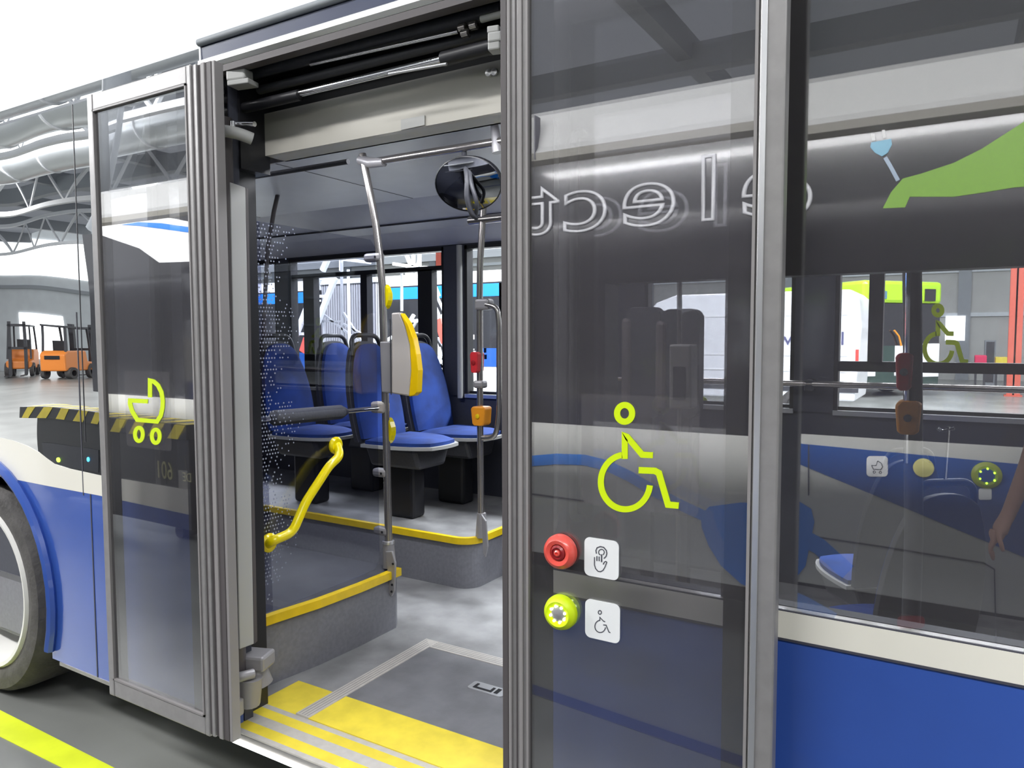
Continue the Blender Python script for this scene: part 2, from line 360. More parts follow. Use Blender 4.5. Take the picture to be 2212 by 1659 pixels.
# --- right side: blue, cream band, tinted glazing
box('lower_side_panel', (OR, 0, zb), (X1, .03, .972), M_blue, bus, label='plain blue lower side panel behind the door')
box('cream_band', (OR, -.003, .972), (X1, .03, 1.03), M_band, bus, label='cream white band under the side windows')
box('band_joint', (OR, -.004, .969), (X1, 0, .974), M_ink, bus)
xj = atY(1195, 1270, 0)[0]
box('side_glazing', (xj, 0.0, 1.032), (X1, .006, ZT-.005), G_body, bus, label='tinted side glazing behind the door')
box('glazing_joint', (xj, -.001, 1.028), (X1, .004, 1.033), M_ink, bus)
# structure right behind the glazing
zt_ = atY(1690, 598, .04)[2]
box('window_header', (OR, .02, zt_), (X1, .07, ZT), M_black, bus)
pa = atY(1310, 800, .03)[0]; pb = atY(1567, 800, .03)[0]; pc_ = atY(1672, 800, .03)[0]
box('side_pillar', (OR, .02, 1.03), (pa, .10, zt_), M_black, bus)
box('side_pillar', (pb, .02, 1.03), (pc_, .09, zt_), M_black, bus)
box('side_wall_lining', (OR, .035, .3), (X1, .07, 1.03), M_inwall, bus)
box('side_wall_lining', (X0, .035, .3), (OL, .07, ZT), M_inwall, bus)
# --- roof edge, header rail, roof
roofp = [(0, ZT), (-.002, 2.53), (.02, 2.562), (.09, 2.60), (.45, 2.75), (1.27, 2.84), (2.1, 2.75), (2.45, 2.6), (2.52, 2.5), (2.52, 2.44), (1.27, 2.62), (.3, 2.52), (.06, ZT)]
xs_ = atY(434, 120, 0)[0]
def roofseg(x0, x1, m, name, label=None):
    return MB().prism([(x0, p[0], p[1]) for p in roofp], (x1-x0, 0, 0)).build(name, m, bus, label=label)
roofseg(X0, xs_-.004, glass('roof_edge_black_gloss', (.05, .055, .07), .22, 1.0, 2.0, base='black'), 'front_roof', 'dark glossy front roof section')
roofseg(xs_+.004, X1, mat('roof_blue_grey_paint', (.06, .07, .12), .25, coat=.5), 'roof', 'dark blue-grey roof section above the door')
MB().tube([(xs_, -.006, 2.545), (X1, -.006, 2.545)], .012, 10).build('gutter_rail', M_beam, bus)
box('white_joint', (xs_-.004, -.004, ZT), (xs_+.004, .01, 2.55), M_truss, bus)
rl = MB().prism([(xs_, -.012, ZT-.004), (xs_, -.012, ZT+.012), (xs_, .0, ZT+.02), (xs_, .03, ZT+.02), (xs_, .03, ZT-.014), (xs_, 0, ZT-.014)], (OR+.3-xs_, 0, 0)).build('door_header_rail', M_alu2, bus)
box('header_rail_seal', (OL-.4, .0, ZT-.035), (OR+.2, .035, ZT-.015), M_rubber, bus)
# far side wall with windows -------------------------------------------------
YW = 2.45
far = [(-4.41, -2.94, 1.215, 2.2), (-2.775, -1.80, 1.215, 2.2), (-1.53, -.715, 1.215, 2.2), (-.525, 1.5, 1.215, 2.2), (-6.6, -4.55, 1.215, 2.2), (1.7, 3.1, 1.215, 2.2)]
far.sort()
box('far_wall_panel', (X0, YW, .3), (X1, YW+.07, 1.215), M_inwall, bus)
box('far_wall_header', (X0, YW, 2.2), (X1, YW+.07, 2.5), M_inwall, bus)
prev = X0
for a, b, z0, z1 in far:
    box('far_pillar', (prev, YW-.015, 1.215), (a, YW+.07, 2.2), M_inwall, bus); prev = b
    box('window_pane', (a, YW+.045, z0), (b, YW+.05, z1), G_far, bus)
    m = MB().box((a, YW-.02, z0-.012), (b, YW+.03, z0+.012)); m.build('window_sill_trim', M_alu2, bus)
    MB().box((a, YW-.01, z0), (a+.02, YW+.06, z1)).box((b-.02, YW-.01, z0), (b, YW+.06, z1)).box((a, YW-.01, z1-.025), (b, YW+.06, z1)).box((a, YW+.02, z0+.01), (b, YW+.06, z0+.03)).build('window_frame', M_black, bus)
box('far_pillar', (prev, YW-.015, 1.215), (X1, YW+.07, 2.2), M_inwall, bus)
box('window_transom', (-4.41, YW, 2.05), (-2.94, YW+.06, 2.08), M_black, bus)
for xa, xb in ((-4.27, -4.16), (-3.69, -3.63), (-3.17, -3.05)): box('window_mullion', (xa, YW, 1.22), (xb, YW+.06, 2.06), M_black, bus)
box('window_transom', (-.525, YW, 1.425), (1.5, YW+.06, 1.475), M_black, bus)
box('window_mullion', (-.375, YW, 1.46), (-.31, YW+.06, 2.2), M_black, bus)
MB().tube([(-2.80, YW-.03, 1.2), (-2.80, YW-.03, 2.2)], .02, 10).build('pillar_trim_tube', M_cover, bus)
box('outer_skin', (X0, YW+.07, .28), (X1, YW+.09, 1.2), M_blue, bus)
# ceiling
cp = [(.40, 2.44), (2.0, 2.44), (2.20, 2.335), (2.30, 2.30), (2.44, 2.21), (2.46, 2.3), (2.2, 2.40), (2.0, 2.47), (.40, 2.47)]
MB().prism([(X0, p[0], p[1]) for p in cp], (X1-X0, 0, 0)).build('ceiling_lining', M_ceil, bus)
box('ceiling_joint', (X0, 2.193, 2.328), (X1, 2.203, 2.342), M_dark, bus)
for i in range(7): box('ceiling_joint', (-6.9+i*1.35, .45, 2.4385), (-6.894+i*1.35, 2.0, 2.4405), M_dark, bus)
_l = atZ(560, 492, 2.43); _r2 = atZ(655, 478, 2.43)
box('ceiling_lamp', (_l[0], _l[1]-.02, 2.43), (_r2[0], _l[1]+.16, 2.437), M_lamp, bus, label='flat lit ceiling lamp panel')
for a in (-2.6, -1.3): box('ceiling_lamp', (a-.62, .53, 2.428), (a+.62, .71, 2.438), M_cover, bus)  # blank plates added above the unseen fill lights
# bus floor
box('bus_floor', (X0, .05, .272), (X1, YW, .30), M_lino, bus, label='grey speckled bus floor')
box('end_wall', (X0, 0, .3), (X0+.05, YW, 2.4), M_inwall, bus)
box('end_wall', (X1-.05, 0, .3), (X1, YW, 2.4), M_inwall, bus)
# podium 1
pod = [(-2.19, .03), (-2.165, .30), (-2.135, .48), (-2.12, .70), (-2.118, .93), (-2.14, .965), (-6, .965), (-6, .03)]
MB().prism([(p[0], p[1], .30) for p in pod], (0, 0, .235)).build('podium_front', M_side, bus, label='grey podium with yellow edge beside the door')
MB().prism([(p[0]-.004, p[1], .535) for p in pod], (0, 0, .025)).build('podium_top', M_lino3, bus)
m = MB(); ribbon(m, [(p[0], p[1]) for p in [(-2.20, .03), (-2.165, .30), (-2.135, .48), (-2.12, .70), (-2.118, .955)]], .03, lambda p: np.array([p[0], p[1], .535]), (0, 0, .034)); m.build('yellow_edging', M_yel, bus)
# podium 2
c2 = (-2.093, 1.50); pod2 = [(-6, 1.505), (c2[0]-.10, c2[1])]+[(c2[0]-.10+.10*math.sin(a), c2[1]+.10-.10*math.cos(a)) for a in [math.radians(10*i) for i in range(1, 9)]]+[(c2[0], c2[1]+.10), (-2.075, 2.45), (-6, 2.45)]
MB().prism([(p[0], p[1], .30) for p in pod2], (0, 0, .24)).build('podium_front', M_side, bus, label='rounded grey seat podium across the aisle')
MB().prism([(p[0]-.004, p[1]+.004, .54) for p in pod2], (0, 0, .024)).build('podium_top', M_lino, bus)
m = MB(); ribbon(m, [(p[0], p[1]) for p in pod2[:-1]], .026, lambda p: np.array([p[0], p[1], .535]), (0, 0, .034)); m.build('yellow_edging', M_yel, bus)
# door area floor markings, threshold
TH = .30
box('threshold_step', (OL-.02, -.02, .255), (OR+.02, .02, .298), M_alu, bus, bevel=.003, label='aluminium threshold edge')
m = MB(); m.box((OL+.01, -.026, .262), (OR, -.021, .274)); m.build('step_light', M_led, bus, label='glowing white light strip along the doorstep')
def fl_poly(name, pxs, m, zt=.302, h=.003, label=None):
    P = [atZ(a, b, zt) for a, b in pxs]; return MB().prism(P, (0, 0, -h)).build(name, m, bus, label=label)
yr0 = .335
M_strip = mat('pale_aluminium_strip', (.60, .57, .53), .35, metal=.25, noise=.05, nscale=40)
box('yellow_floor_patch', (-2.10, .154, .299), (-1.917, yr0+.005, .3025), M_yel2, bus, label='yellow marking left of the ramp')
for y0_, y1_, mm in ((.131, .154, M_strip), (.088, .131, M_yel2), (.044, .088, M_strip), (.0, .044, M_yel2), (-.02, .0, M_strip)):
    box('threshold_strip', (OL-.03, y0_, .298), (OR, y1_, .303), mm, bus)
ramp = thing('wheelchair_ramp', 'grey fold-out ramp plate with yellow band set in the bus floor', 'ramp', (-1.4, .5, .3))
rx0, rx1, ry0, ry1 = -1.915, -.93, .154, .888
box('ramp_plate', (rx0+.06, yr0, .298), (rx1-.03, ry1-.06, .306), M_lino2, ramp)
box('yellow_band', (rx0+.06, ry0, .298), (rx1-.03, yr0, .3065), M_yel2, ramp)
for a, b in (((rx0, .154, .298), (rx0+.062, ry1, .3095)), ((rx1-.034, .154, .298), (rx1, ry1, .3095)), ((rx0+.062, ry1-.062, .298), (rx1-.034, ry1, .3094))): box('frame_strip', a, b, M_strip, ramp, bevel=.002)
for k in range(4): box('frame_groove', (rx0+.010+k*.013, .16, .3094), (rx0+.0125+k*.013, ry1-.01-k*.013, .3099), M_alu, ramp); box('frame_groove', (rx0+.07, ry1-.012-k*.013, .3093), (rx1-.03, ry1-.0095-k*.013, .3099), M_alu, ramp)
hb = plate  # recessed pull handle
hx, hy = -1.44, .64
hm = MB().prism([(hx-.075+p[0], hy-.03+p[1], .3055) for p in rrect(0, 0, .15, .06, .012)], (0, 0, .004)).build('pull_handle', M_alu2, ramp)
m = MB(); ribbon(m, [(hx-.05, hy+.015), (hx-.05, hy-.014), (hx+.02, hy-.014), (hx+.02, hy+.015)], .010, lambda p: np.array([p[0], p[1], .309]), (0, 0, .002)); m.box((hx+.035, hy-.018, .309), (hx+.05, hy+.018, .311)); m.build('handle_slot', M_black, hm)
# door header mechanism -------------------------------------------------------
YH = .17
h1 = atY(573, 337, YH); h2 = atY(573, 243, YH); h3 = atY(1085, 132, YH)
HX0 = h1[0]; zb_, zt2 = h1[2], h2[2]
hp = box('header_panel', (HX0, YH, zb_), (OR+.1, YH+.02, zt2-.004), M_panel, bus, label='beige metal cover panel above the doorway')
MB().box((HX0, YH+.02, zb_), (OR+.1, .265, zb_+.012)).build('header_underside', mat('underside_grey', (.55, .55, .55), .5), bus)
MB().box((OL-.25, YH+.085, zb_-.0), (OR+.1, YH+.095, zb_+.26)).build('header_back', M_ceil, bus)
box('header_cavity', (OL-.3, YH+.03, zt2), (OR+.1, YH+.05, ZT+.1), M_black, bus)
box('header_cavity_top', (OL-.3, .04, ZT+.005), (OR+.1, YH+.05, ZT+.02), M_black, bus)
box('header_end_block', (OL-.16, .07, zb_-.06), (HX0, YH+.02, ZT), M_black, bus)
m = MB()
lp = [atY(a, b, YH-.004) for a, b in ((866, 258), (917, 249), (917, 270), (866, 281))]
MB().prism(lp, (0, .003, 0)).build('type_label', M_cover, hp)
for a in ((1057, 158), (1069, 156)): p = atY(*a, YH-.004); MB().lathe(p, (0, -1, 0), [(.010, -.002), (.010, .006), (.0001, .008)], 12).build('bolt', M_alu2, hp)
ya = .09
def rod(name, a, b, r, m, y=ya): return MB().tube([atY(*a, y), atY(*b, y)], r, 12).build(name, m, bus)
rod('door_drive_rod', (645, 203), (957, 128), .011, M_chrome)
rod('door_drive_rod', (671, 139), (990, 68), .006, M_chrome)
rod('door_drive_cylinder', (520, 235), (648, 205), .017, M_black)
rod('door_drive_cylinder', (957, 128), (1100, 92), .020, M_black)
rod('guide_tube', (560, 195), (1085, 65), .014, M_dark, .13)
rod('guide_tube', (470, 178), (1085, 20), .019, M_dark, .10)
rod('guide_tube', (500, 150), (1085, -10), .010, M_alu, .06)
rod('control_rod', (840, 160), (965, 138), .004, M_alu2, .07)
for a in ((1000, 60), (1024, 55), (1006, 72)): MB().lathe(atY(*a, .08), (1, 0, 0), [(.004, -.012), (.012, -.01), (.012, .01), (.004, .012)], 12).build('pipe_fitting', M_steel, bus)
rod('pipe_end', (1040, 42), (1085, 30), .009, M_cover, .07)
def blockat(name, c, s_, m, parent, rot=0):
    mb = MB(); cx, sx_ = math.cos(rot), math.sin(rot)
    mb.obox(c, (s_[0]*cx, s_[0]*sx_, 0), (-s_[1]*sx_, s_[1]*cx, 0), (0, 0, s_[2])); return mb.build(name, m, parent, bevel=min(s_)*.35)
# cast hinge brackets at the top of the left jamb
blockat('hinge_bracket', atY(518, 165, .03), (.036, .022, .017), M_cover, bus, .2)
blockat('hinge_bracket', atY(525, 182, .03), (.040, .026, .008), M_cover, bus, .2)
MB().tube(fillet([atY(455, 300, -.02), atY(475, 280, -.03), atY(520, 290, .0), atY(545, 300, .03)], .03), .019, 12).build('hinge_arm', M_cover, bus)
rod('hinge_bolt', (505, 268), (550, 268), .008, M_chrome, .02)
rod('hinge_pin', (503, 262), (503, 290), .007, M_alu2, 0.0)
blockat('hinge_bracket', atY(1074, 85, -.03), (.018, .02, .012), M_cover, bus, .2)
blockat('hinge_bracket', atY(1072, 103, -.03), (.016, .018, .011), M_cover, bus, .2)
blockat('hinge_bracket', atY(1070, 68, -.03), (.015, .018, .008), M_cover, bus, .2)
rod('underside_rail', (512, 388), (752, 349), .009, M_dark, .32)
box('underside_panel', (OL-.25, .30, zb_+.10), (-1.75, .42, zb_+.115), M_cover, bus)
# jamb shaft + cover
box('jamb_panel', (OL-.06, .0, .3), (OL-.03, .16, 2.36), M_black, bus)
MB().tube([(OL+.002, .012, .36), (OL+.002, .012, 2.30)], .026, 14).build('door_shaft', M_rubber, bus)
ja = [atX(497, 393, -2.0), atX(531, 405, -2.0), atX(549, 1391, -2.0), atX(518, 1403, -2.0)]
MB().prism(ja, (-.012, 0, 0)).build('shaft_cover', M_cover, bus, bevel=.003, label='pale grey vertical shaft cover at the left jamb')
jb = [atX(531, 405, -2.005), atX(536, 408, -2.005), atX(556, 1385, -2.005), atX(549, 1391, -2.005)]
MB().prism(jb, (-.03, 0, 0)).build('cover_seal', M_rubber, bus)
# lower hinge castings
blockat('lower_hinge_casting', atY(552, 1424, .07), (.052, .042, .026), M_clamp, bus, .35)
MB().tube([atY(552, 1442, .07), atY(563, 1478, .08)], [.036, .042], 14).build('lower_hinge_casting', M_clamp, bus)
MB().tube(fillet([atY(486, 1472, -.03), atY(520, 1462, -.01), atY(548, 1455, .03)], .02), .017, 12).build('lower_hinge_arm', M_clamp, bus)
MB().tube([atY(541, 1462, .03), atY(538, 1520, .03)], [.040, .036], 14).build('lower_hinge_casting', M_clamp, bus)
blockat('lower_hinge_foot', atY(508, 1528, -.03), (.022, .02, .028), M_clamp, bus, .2)

# wheel
wheel = MB().lathe((WC[0], .04, WC[1]), (0, 1, 0), [(.355, -.03), (.375, -.045), (.42, -.055), (.46, -.05), (.480, -.02), (.488, .03), (.488, .22), (.46, .26), (.3, .26)], 56).build('tyre', M_tyre, bus, label='dusty black tyre')
rim = MB().lathe((WC[0], .04, WC[1]), (0, 1, 0), [(.372, -.035), (.362, -.056), (.345, -.052), (.334, -.03), (.315, .05), (.30, .12), (.23, .14), (.15, .145), (.14, .07), (.11, .05), (.0005, .05)], 56).build('wheel_rim', M_rim, bus)
for k in range(10):
    a = 2*PI*(k+.5)/10; MB().lathe((WC[0]+.262*math.cos(a), .168, WC[1]+.262*math.sin(a)), (0, -1, 0), [(.034, -.004), (.032, .006), (.0005, .005)], 14).build('rim_hole', M_black, rim)
for k in range(10):
    a = 2*PI*k/10; MB().lathe((WC[0]+.185*math.cos(a), .182, WC[1]+.185*math.sin(a)), (0, -1, 0), [(.014, 0), (.014, .03), (.0005, .034)], 8).build('wheel_nut', M_alu2, rim)

# ================================================================== door leaves
YL = -.12
def door_leaf(name, label, x0, x1, z0, z1, sl, sr, zt, zbm, gm, seal_right):
    """aluminium frame with glass; sl/sr stile widths, zt/zbm rail heights"""
    t = thing(name, label, 'door', ((x0+x1)/2, YL, z0))
    f = MB()
    f.box((x0, YL, z0), (x0+sl, YL+.035, z1)).box((x1-sr, YL, z0), (x1, YL+.035, z1)).box((x0+sl, YL+.001, z1-zt), (x1-sr, YL+.034, z1)).box((x0+sl, YL+.001, z0), (x1-sr, YL+.034, z0+zbm))
    fr = f.build('door_frame', M_alu, t, bevel=.004)
    g = MB().box((x0+sl-.004, YL+.006, z0+zbm-.004), (x1-sr+.004, YL+.011, z1-zt+.004)).build('glass_pane', gm, t)
    # glazing bead
    i = .006
    b = MB(); a0, a1, c0, c1 = x0+sl, x1-sr, z0+zbm, z1-zt
    b.box((a0, YL-.003, c0), (a0+i, YL+.006, c1)).box((a1-i, YL-.003, c0), (a1, YL+.006, c1)).box((a0, YL-.003, c0), (a1, YL+.006, c0+i)).box((a0, YL-.003, c1-i), (a1, YL+.006, c1))
    b.build('glazing_bead', M_seal, t)
    return t, fr
sgn = 1
l0 = atY(190, 850, YL)[0]; l0 = -2.562; l1 = atY(415, 149, YL)[0]
leafL, frL = door_leaf('door_leaf', 'narrow glazed door leaf with lime stroller sticker, swung open on the left', l0, -2.005, .328, 2.425, .033, .022, .055, .062, G_leaf1, True)
for k, (a, b, mm, yo) in enumerate(((-2.004, -1.992, M_rubber, .0), (-1.992, -1.978, M_alu, -.004), (-1.978, -1.962, M_rubber, .004), (-1.962, -1.944, M_seal, -.002), (-1.944, -1.918, M_rubber, .002), (-1.918, -1.905, M_seal, .004))):
    box('edge_seal', (a, YL+.004+yo, .335), (b, YL+.04, 2.42), mm, leafL, bevel=.002)
r0, r1 = atY(1090, 830, YL)[0], atY(1684.5, 830, YL)[0]
r0g = atY(1137, 830, YL)[0]; r1g = atY(1626, 830, YL)[0]
leafR, frR = door_leaf('door_leaf', 'wide glazed door leaf with lime wheelchair sticker and push buttons, swung open on the right', r0, r1, .328, 2.425, r0g-r0, r1-r1g, .055, .062, G_leaf, False)
for k, (a, b, mm, yo) in enumerate(((r0-.006, r0+.010, M_rubber, -.004), (r0+.012, r0+.020, M_seal, -.006), (r0+.030, r0+.034, M_rubber, -.002), (r0+.040, r0+.050, M_seal, -.005))):
    box('edge_seal', (a, YL+yo, .335), (b, YL+.03, 2.42), mm, leafR, bevel=.0015)
for a in (r1-.058, r1-.052): pass
box('stile_ridge', (r1g+.004, YL-.003, .335), (r1g+.016, YL+.002, 2.42), M_alu2, leafR, bevel=.001)
# interior handrail on the right leaf seen through the glass
MB().tube(fillet([(r0g+.035, YL+.02, 2.10), (r0g+.035, YL+.07, 2.09), (r0g+.035, YL+.07, 1.15), (r0g+.035, YL+.02, 1.14)], .03), .010, 10).build('grab_rail', M_cover, leafR)

for lf, fa, fb_ in ((leafL, l0+.034, atY(262, 1050, YL+.013)[0]), (leafL, atY(406, 1050, YL+.013)[0], -2.02), (leafR, r0g, atY(1195, 1250, YL+.013)[0]), (leafR, atY(1563, 1250, YL+.013)[0], r1g)):
    box('frit_border', (fa, YL+.0125, .39), (fb_, YL+.014, 2.37), M_black, lf, label='black enamel border behind the glass')
# ---- pictograms
def onleaf(y=YL+.0055): return lambda p: atY(p[0], p[1], y)
def zz(s_, ox, oy): return lambda x, y: (ox+x/s_, oy+y/s_)
def polyplate(name, pts, y, th, m, parent, **k): return MB().prism([atY(p[0], p[1], y) for p in pts], (0, th, 0)).build(name, m, parent, **k)
def wheelchair(parent, fn, th, name='pictogram', m=M_lime, T=lambda x, y: (x, y), w=36/2.7645, label=None):
    Z = zz(2.7645, 1080, 580); mb = MB()
    ribbon(mb, [T(*p) for p in ell(Z(745, 865), 45/2.7645, 50/2.7645, 0, 348, 30)], w*1.02, fn, th, True)
    ribbon(mb, [T(*Z(*p)) for p in ((746, 1137), (746, 1000), (760, 1005), (850, 1112), (914, 1115))], w, fn, th)
    ribbon(mb, [T(*p) for p in ell(Z(750, 1275), 147/2.7645, 163/2.7645, 98, 353, 40)], w, fn, th)
    ribbon(mb, [T(*Z(*p)) for p in ((829, 1204), (925, 1208), (950, 1222), (1004, 1410), (1068, 1416))], w*1.06, fn, th)
    return mb.build(name, m, parent, label=label)
def stroller(parent, fn, th, name='pictogram', m=M_lime, T=lambda x, y: (x, y), w=27/2.9625, label=None):
    Z = zz(2.9625, 0, 540); mb = MB()
    ribbon(mb, [T(*Z(*p)) for p in ((961, 943), (961, 836), (985, 842), (1012, 866), (1034, 910), (1043, 965), (1041, 1010), (1030, 1060), (1006, 1098), (880, 1087), (848, 1035), (833, 985), (834, 963), (948, 969))], w, fn, th)
    for c in ((890, 1180), (998, 1192)): ribbon(mb, [T(*p) for p in ell(Z(*c), 25/2.9625, 43/2.9625, 0, 345, 24)], w*.92, fn, th, True)
    return mb.build(name, m, parent, label=label)
wheelchair(leafR, onleaf(), (0, -.001, 0), label='lime green wheelchair symbol')
stroller(leafL, onleaf(), (0, -.001, 0), label='lime green baby stroller symbol')
def film(pxs, parent):
    P = [atY(a, b, YL+.0052) for a, b in pxs]; x0 = P[0][0]; x1 = P[2][0]; z1 = P[0][2]; z0 = P[2][2]
    return MB().prism(xz(rrect(x0, z0, x1, z1, .012), YL+.0053), (0, -.0005, 0)).build('sticker_film', G_film, parent, label='clear rounded sticker film')
film(((268, 800), (371, 800), (371, 975)), leafL); film(((1256, 850), (1508, 850), (1508, 1118)), leafR)
Z1 = zz(5.927, 1100, 1140)
def sticker(cor, name='instruction_sticker', label=None):
    P = [atY(*Z1(*c), YL) for c in cor]; x0 = (P[0][0]+P[3][0])/2; x1 = (P[1][0]+P[2][0])/2; z1 = (P[0][2]+P[1][2])/2; z0 = (P[2][2]+P[3][2])/2
    return MB().prism(xz(rrect(x0, z0, x1, z1, .013), YL+.0045), (0, -.0025, 0)).build(name, M_sticker, leafR, label=label)
s1 = sticker(((955, 118), (1395, 180), (1398, 685), (958, 610)), label='white square sticker with a pressing hand')
s2 = sticker(((965, 915), (1410, 985), (1412, 1490), (968, 1405)), label='white square sticker with a small wheelchair')
fnS = lambda p: atY(p[0], p[1], YL+.0018)
mb = MB(); thS = (0, -.0006, 0)
def zs(*pts): return [Z1(*p) for p in pts]
for pts, w in ((zs((1117, 330), (1110, 290), (1125, 255), (1165, 240), (1210, 250), (1243, 290), (1250, 330), (1240, 365), (1212, 393)), 2.0),
               (zs((1183, 340), (1183, 437)), 2.6), (zs((1123, 363), (1123, 424)), 2.0), (zs((1152, 368), (1152, 427)), 2.0),
               (zs((1092, 376), (1092, 475), (1105, 520), (1135, 555), (1165, 562), (1200, 545), (1222, 510), (1250, 440), (1235, 430), (1218, 438), (1203, 468)), 1.8)):
    ribbon(mb, pts, w, fnS, thS)
ribbon(mb, ell(Z1(1181, 313), 36/5.927, 38/5.927, -60, 250, 20), 1.7, fnS, thS)
mb.build('hand_symbol', M_ink, s1)
mb = MB(); ribbon(mb, ell(Z1(1160, 1082), 20/5.927, 24/5.927, 0, 345, 20), 1.7, fnS, thS, True)
for pts in (zs((1160, 1190), (1160, 1145), (1207, 1195), (1228, 1202)), zs((1205, 1243), (1240, 1245), (1277, 1335), (1295, 1343))): ribbon(mb, pts, 1.7, fnS, thS)
ribbon(mb, ell(Z1(1165, 1262), 68/5.927, 78/5.927, 95, 350, 30), 1.7, fnS, thS)
mb.build('wheelchair_symbol', M_ink, s2)
def button(c, m, name, label, rad=.0395):
    p = atY(*c, YL); o = MB().lathe((p[0], YL, p[2]), (0, -1, 0), [(rad, -.004), (rad, .004), (rad*.93, .013), (rad*.72, .019), (rad*.50, .016), (rad*.44, .010)], 40).build(name, m, leafR, label=label); return p, o
p, o = button((1211.5, 1191), M_red, 'push_button', 'round red push button')
MB().lathe((p[0], YL, p[2]), (0, -1, 0), [(.018, .008), (.0175, .016), (.013, .020), (.012, .017), (.0005, .017)], 28).build('button_cap', M_red2, o)
MB().lathe((p[0], YL, p[2]), (0, -1, 0), [(.007, .016), (.007, .020), (.004, .022), (.004, .018), (.0003, .018)], 20).build('button_cap_ring', M_red, o)
MB().lathe((p[0], YL, p[2]), (0, -1, 0), [(.0215, .004), (.0175, .008)], 28).build('button_well', M_clamp, o)
p, o = button((1212, 1322), M_lime, 'push_button', 'round lime yellow wheelchair push button with lit dots')
MB().lathe((p[0], YL, p[2]), (0, -1, 0), [(.019, .004), (.0165, .008), (.0165, .016), (.010, .019), (.0005, .020)], 28).build('button_cap', M_clamp, o)
for k in range(8):
    a = 2*PI*(k+.35)/8; MB().lathe((p[0]+.0185*math.cos(a), YL, p[2]+.0185*math.sin(a)), (0, -1, 0), [(.0032, .010), (.003, .0185), (.0005, .020)], 10).build('light_dot', M_ledw, o)
# ================================================================== interior fittings
def hyp(a, b, y): return atY(a, b, y)
Yp = .93
P1 = thing('grab_pole', 'stainless grab pole at the podium edge carrying the yellow ticket validator', 'pole', tuple(atY(842, 1225, Yp)))
MB().tube([atY(783, 333, Yp), atY(790, 370, Yp), atY(800, 420, Yp), atY(812, 485, Yp), atY(820, 550, Yp), atY(826, 620, Yp), atY(836, 1000, Yp), atY(840, 1190, Yp)], .0165, 16).build('pole_tube', M_steel, P1)
b0 = atY(839, 1170, Yp); MB().tube([b0, (b0[0]+.005, Yp, b0[2]-.115)], [.024, .030], 16).build('pole_socket', M_clamp, P1)
MB().lathe(b0, (0, 0, -1), [(.018, -.006), (.027, -.004), (.027, .008), (.024, .01)], 16).build('socket_ring', M_alu2, P1)
fx = MB().prism([atY(a, b, Yp-.03) for a, b in ((836, 1190), (850, 1190), (857, 1215), (855, 1275), (848, 1288), (842, 1275), (840, 1225))], (0, -.012, 0)).build('floor_bracket', M_clamp, P1, bevel=.003)
for a in ((849, 1218), (847, 1263), (846, 1278)): MB().lathe(atY(*a, Yp-.042), (0, -1, 0), [(.006, -.001), (.005, .003), (.0005, .003)], 8).build('screw', M_black, fx)
for nm, a, w in (('glass_clamp', (815, 556), .065), ('glass_clamp', (828, 1021), .05), ('glass_clamp', (830, 1147), .05)):
    c = atY(*a, Yp); o = MB().box((c[0]-w, Yp-.022, c[2]-.019), (c[0]+.028, Yp+.022, c[2]+.019)).build(nm, M_clamp, P1, bevel=.012)
    MB().lathe((c[0]+.006, Yp-.022, c[2]), (0, -1, 0), [(.006, -.001), (.005, .002), (.0005, .002)], 8).build('screw', M_black, o)
c = atY(826, 880, Yp); o = MB().box((c[0]-.05, Yp-.025, c[2]-.025), (c[0]+.026, Yp+.025, c[2]+.025)).build('rail_clamp', M_beige, P1, bevel=.01)
MB().lathe((c[0]-.008, Yp-.025, c[2]), (0, -1, 0), [(.009, -.001), (.008, .002), (.0005, .002)], 10).build('screw', M_black, o)
# ceiling connection
MB().tube([atY(778, 345, Yp), atY(800, 352, Yp), atY(830, 350, Yp)], [.022, .023, .020], 14).build('tee_joint', M_clamp, P1)
# rail along the ceiling
RL = thing('ceiling_handrail', 'stainless handrail running under the bus ceiling from the validator pole', 'handrail', tuple(atY(930, 330, Yp)))
MB().tube([atY(800, 351, Yp), atY(1150, 294, Yp)], .0165, 16).build('rail_tube', M_steel, RL)
MB().tube([atY(1068, 270, Yp), atY(1075, 330, Yp)], [.016, .022], 14).build('hanger', M_clamp, RL)
MB().tube([atY(1066, 262, Yp), atY(1070, 296, Yp)], .013, 12).build('hanger_pin', M_steel, RL)
# validator
vy = Yp
V = thing('ticket_validator', 'beige ticket validator with a yellow front edge on the grab pole', 'ticket validator', tuple(atY(830, 850, vy)))
prof = [(845, 676), (862, 675), (866, 678), (888, 715), (899, 760), (903, 800), (901, 848), (893, 855), (875, 857), (845, 850), (845, 740)]
mid = [(845, 676), (862, 675), (875, 705), (885, 745), (888, 800), (883, 856), (845, 850)]
MB().prism([atY(a, b, vy-.05) for a, b in mid], (0, .032, 0)).build('validator_body', M_beige, V, bevel=.006)
yf = [(864, 676), (880, 698), (892, 730), (899, 765), (903, 800), (901, 848), (893, 855), (883, 857), (888, 800), (885, 745), (875, 705)]
MB().prism([atY(a, b, vy-.052) for a, b in yf], (0, .034, 0)).build('yellow_front', mat('validator_yellow', (.9, .58, .0), .35), V, bevel=.003)
MB().prism([atY(a, b, vy-.045) for a, b in ((820, 738), (845, 738), (848, 850), (824, 848))], (0, .08, 0)).build('mounting_housing', M_clamp, V, bevel=.005)
box('body_seam', (atY(843, 750, vy-.053)[0]-.002, vy-.0525, atY(845, 850, vy)[2]), (atY(843, 750, vy-.053)[0]+.002, vy-.049, atY(845, 690, vy)[2]), M_dark, V)
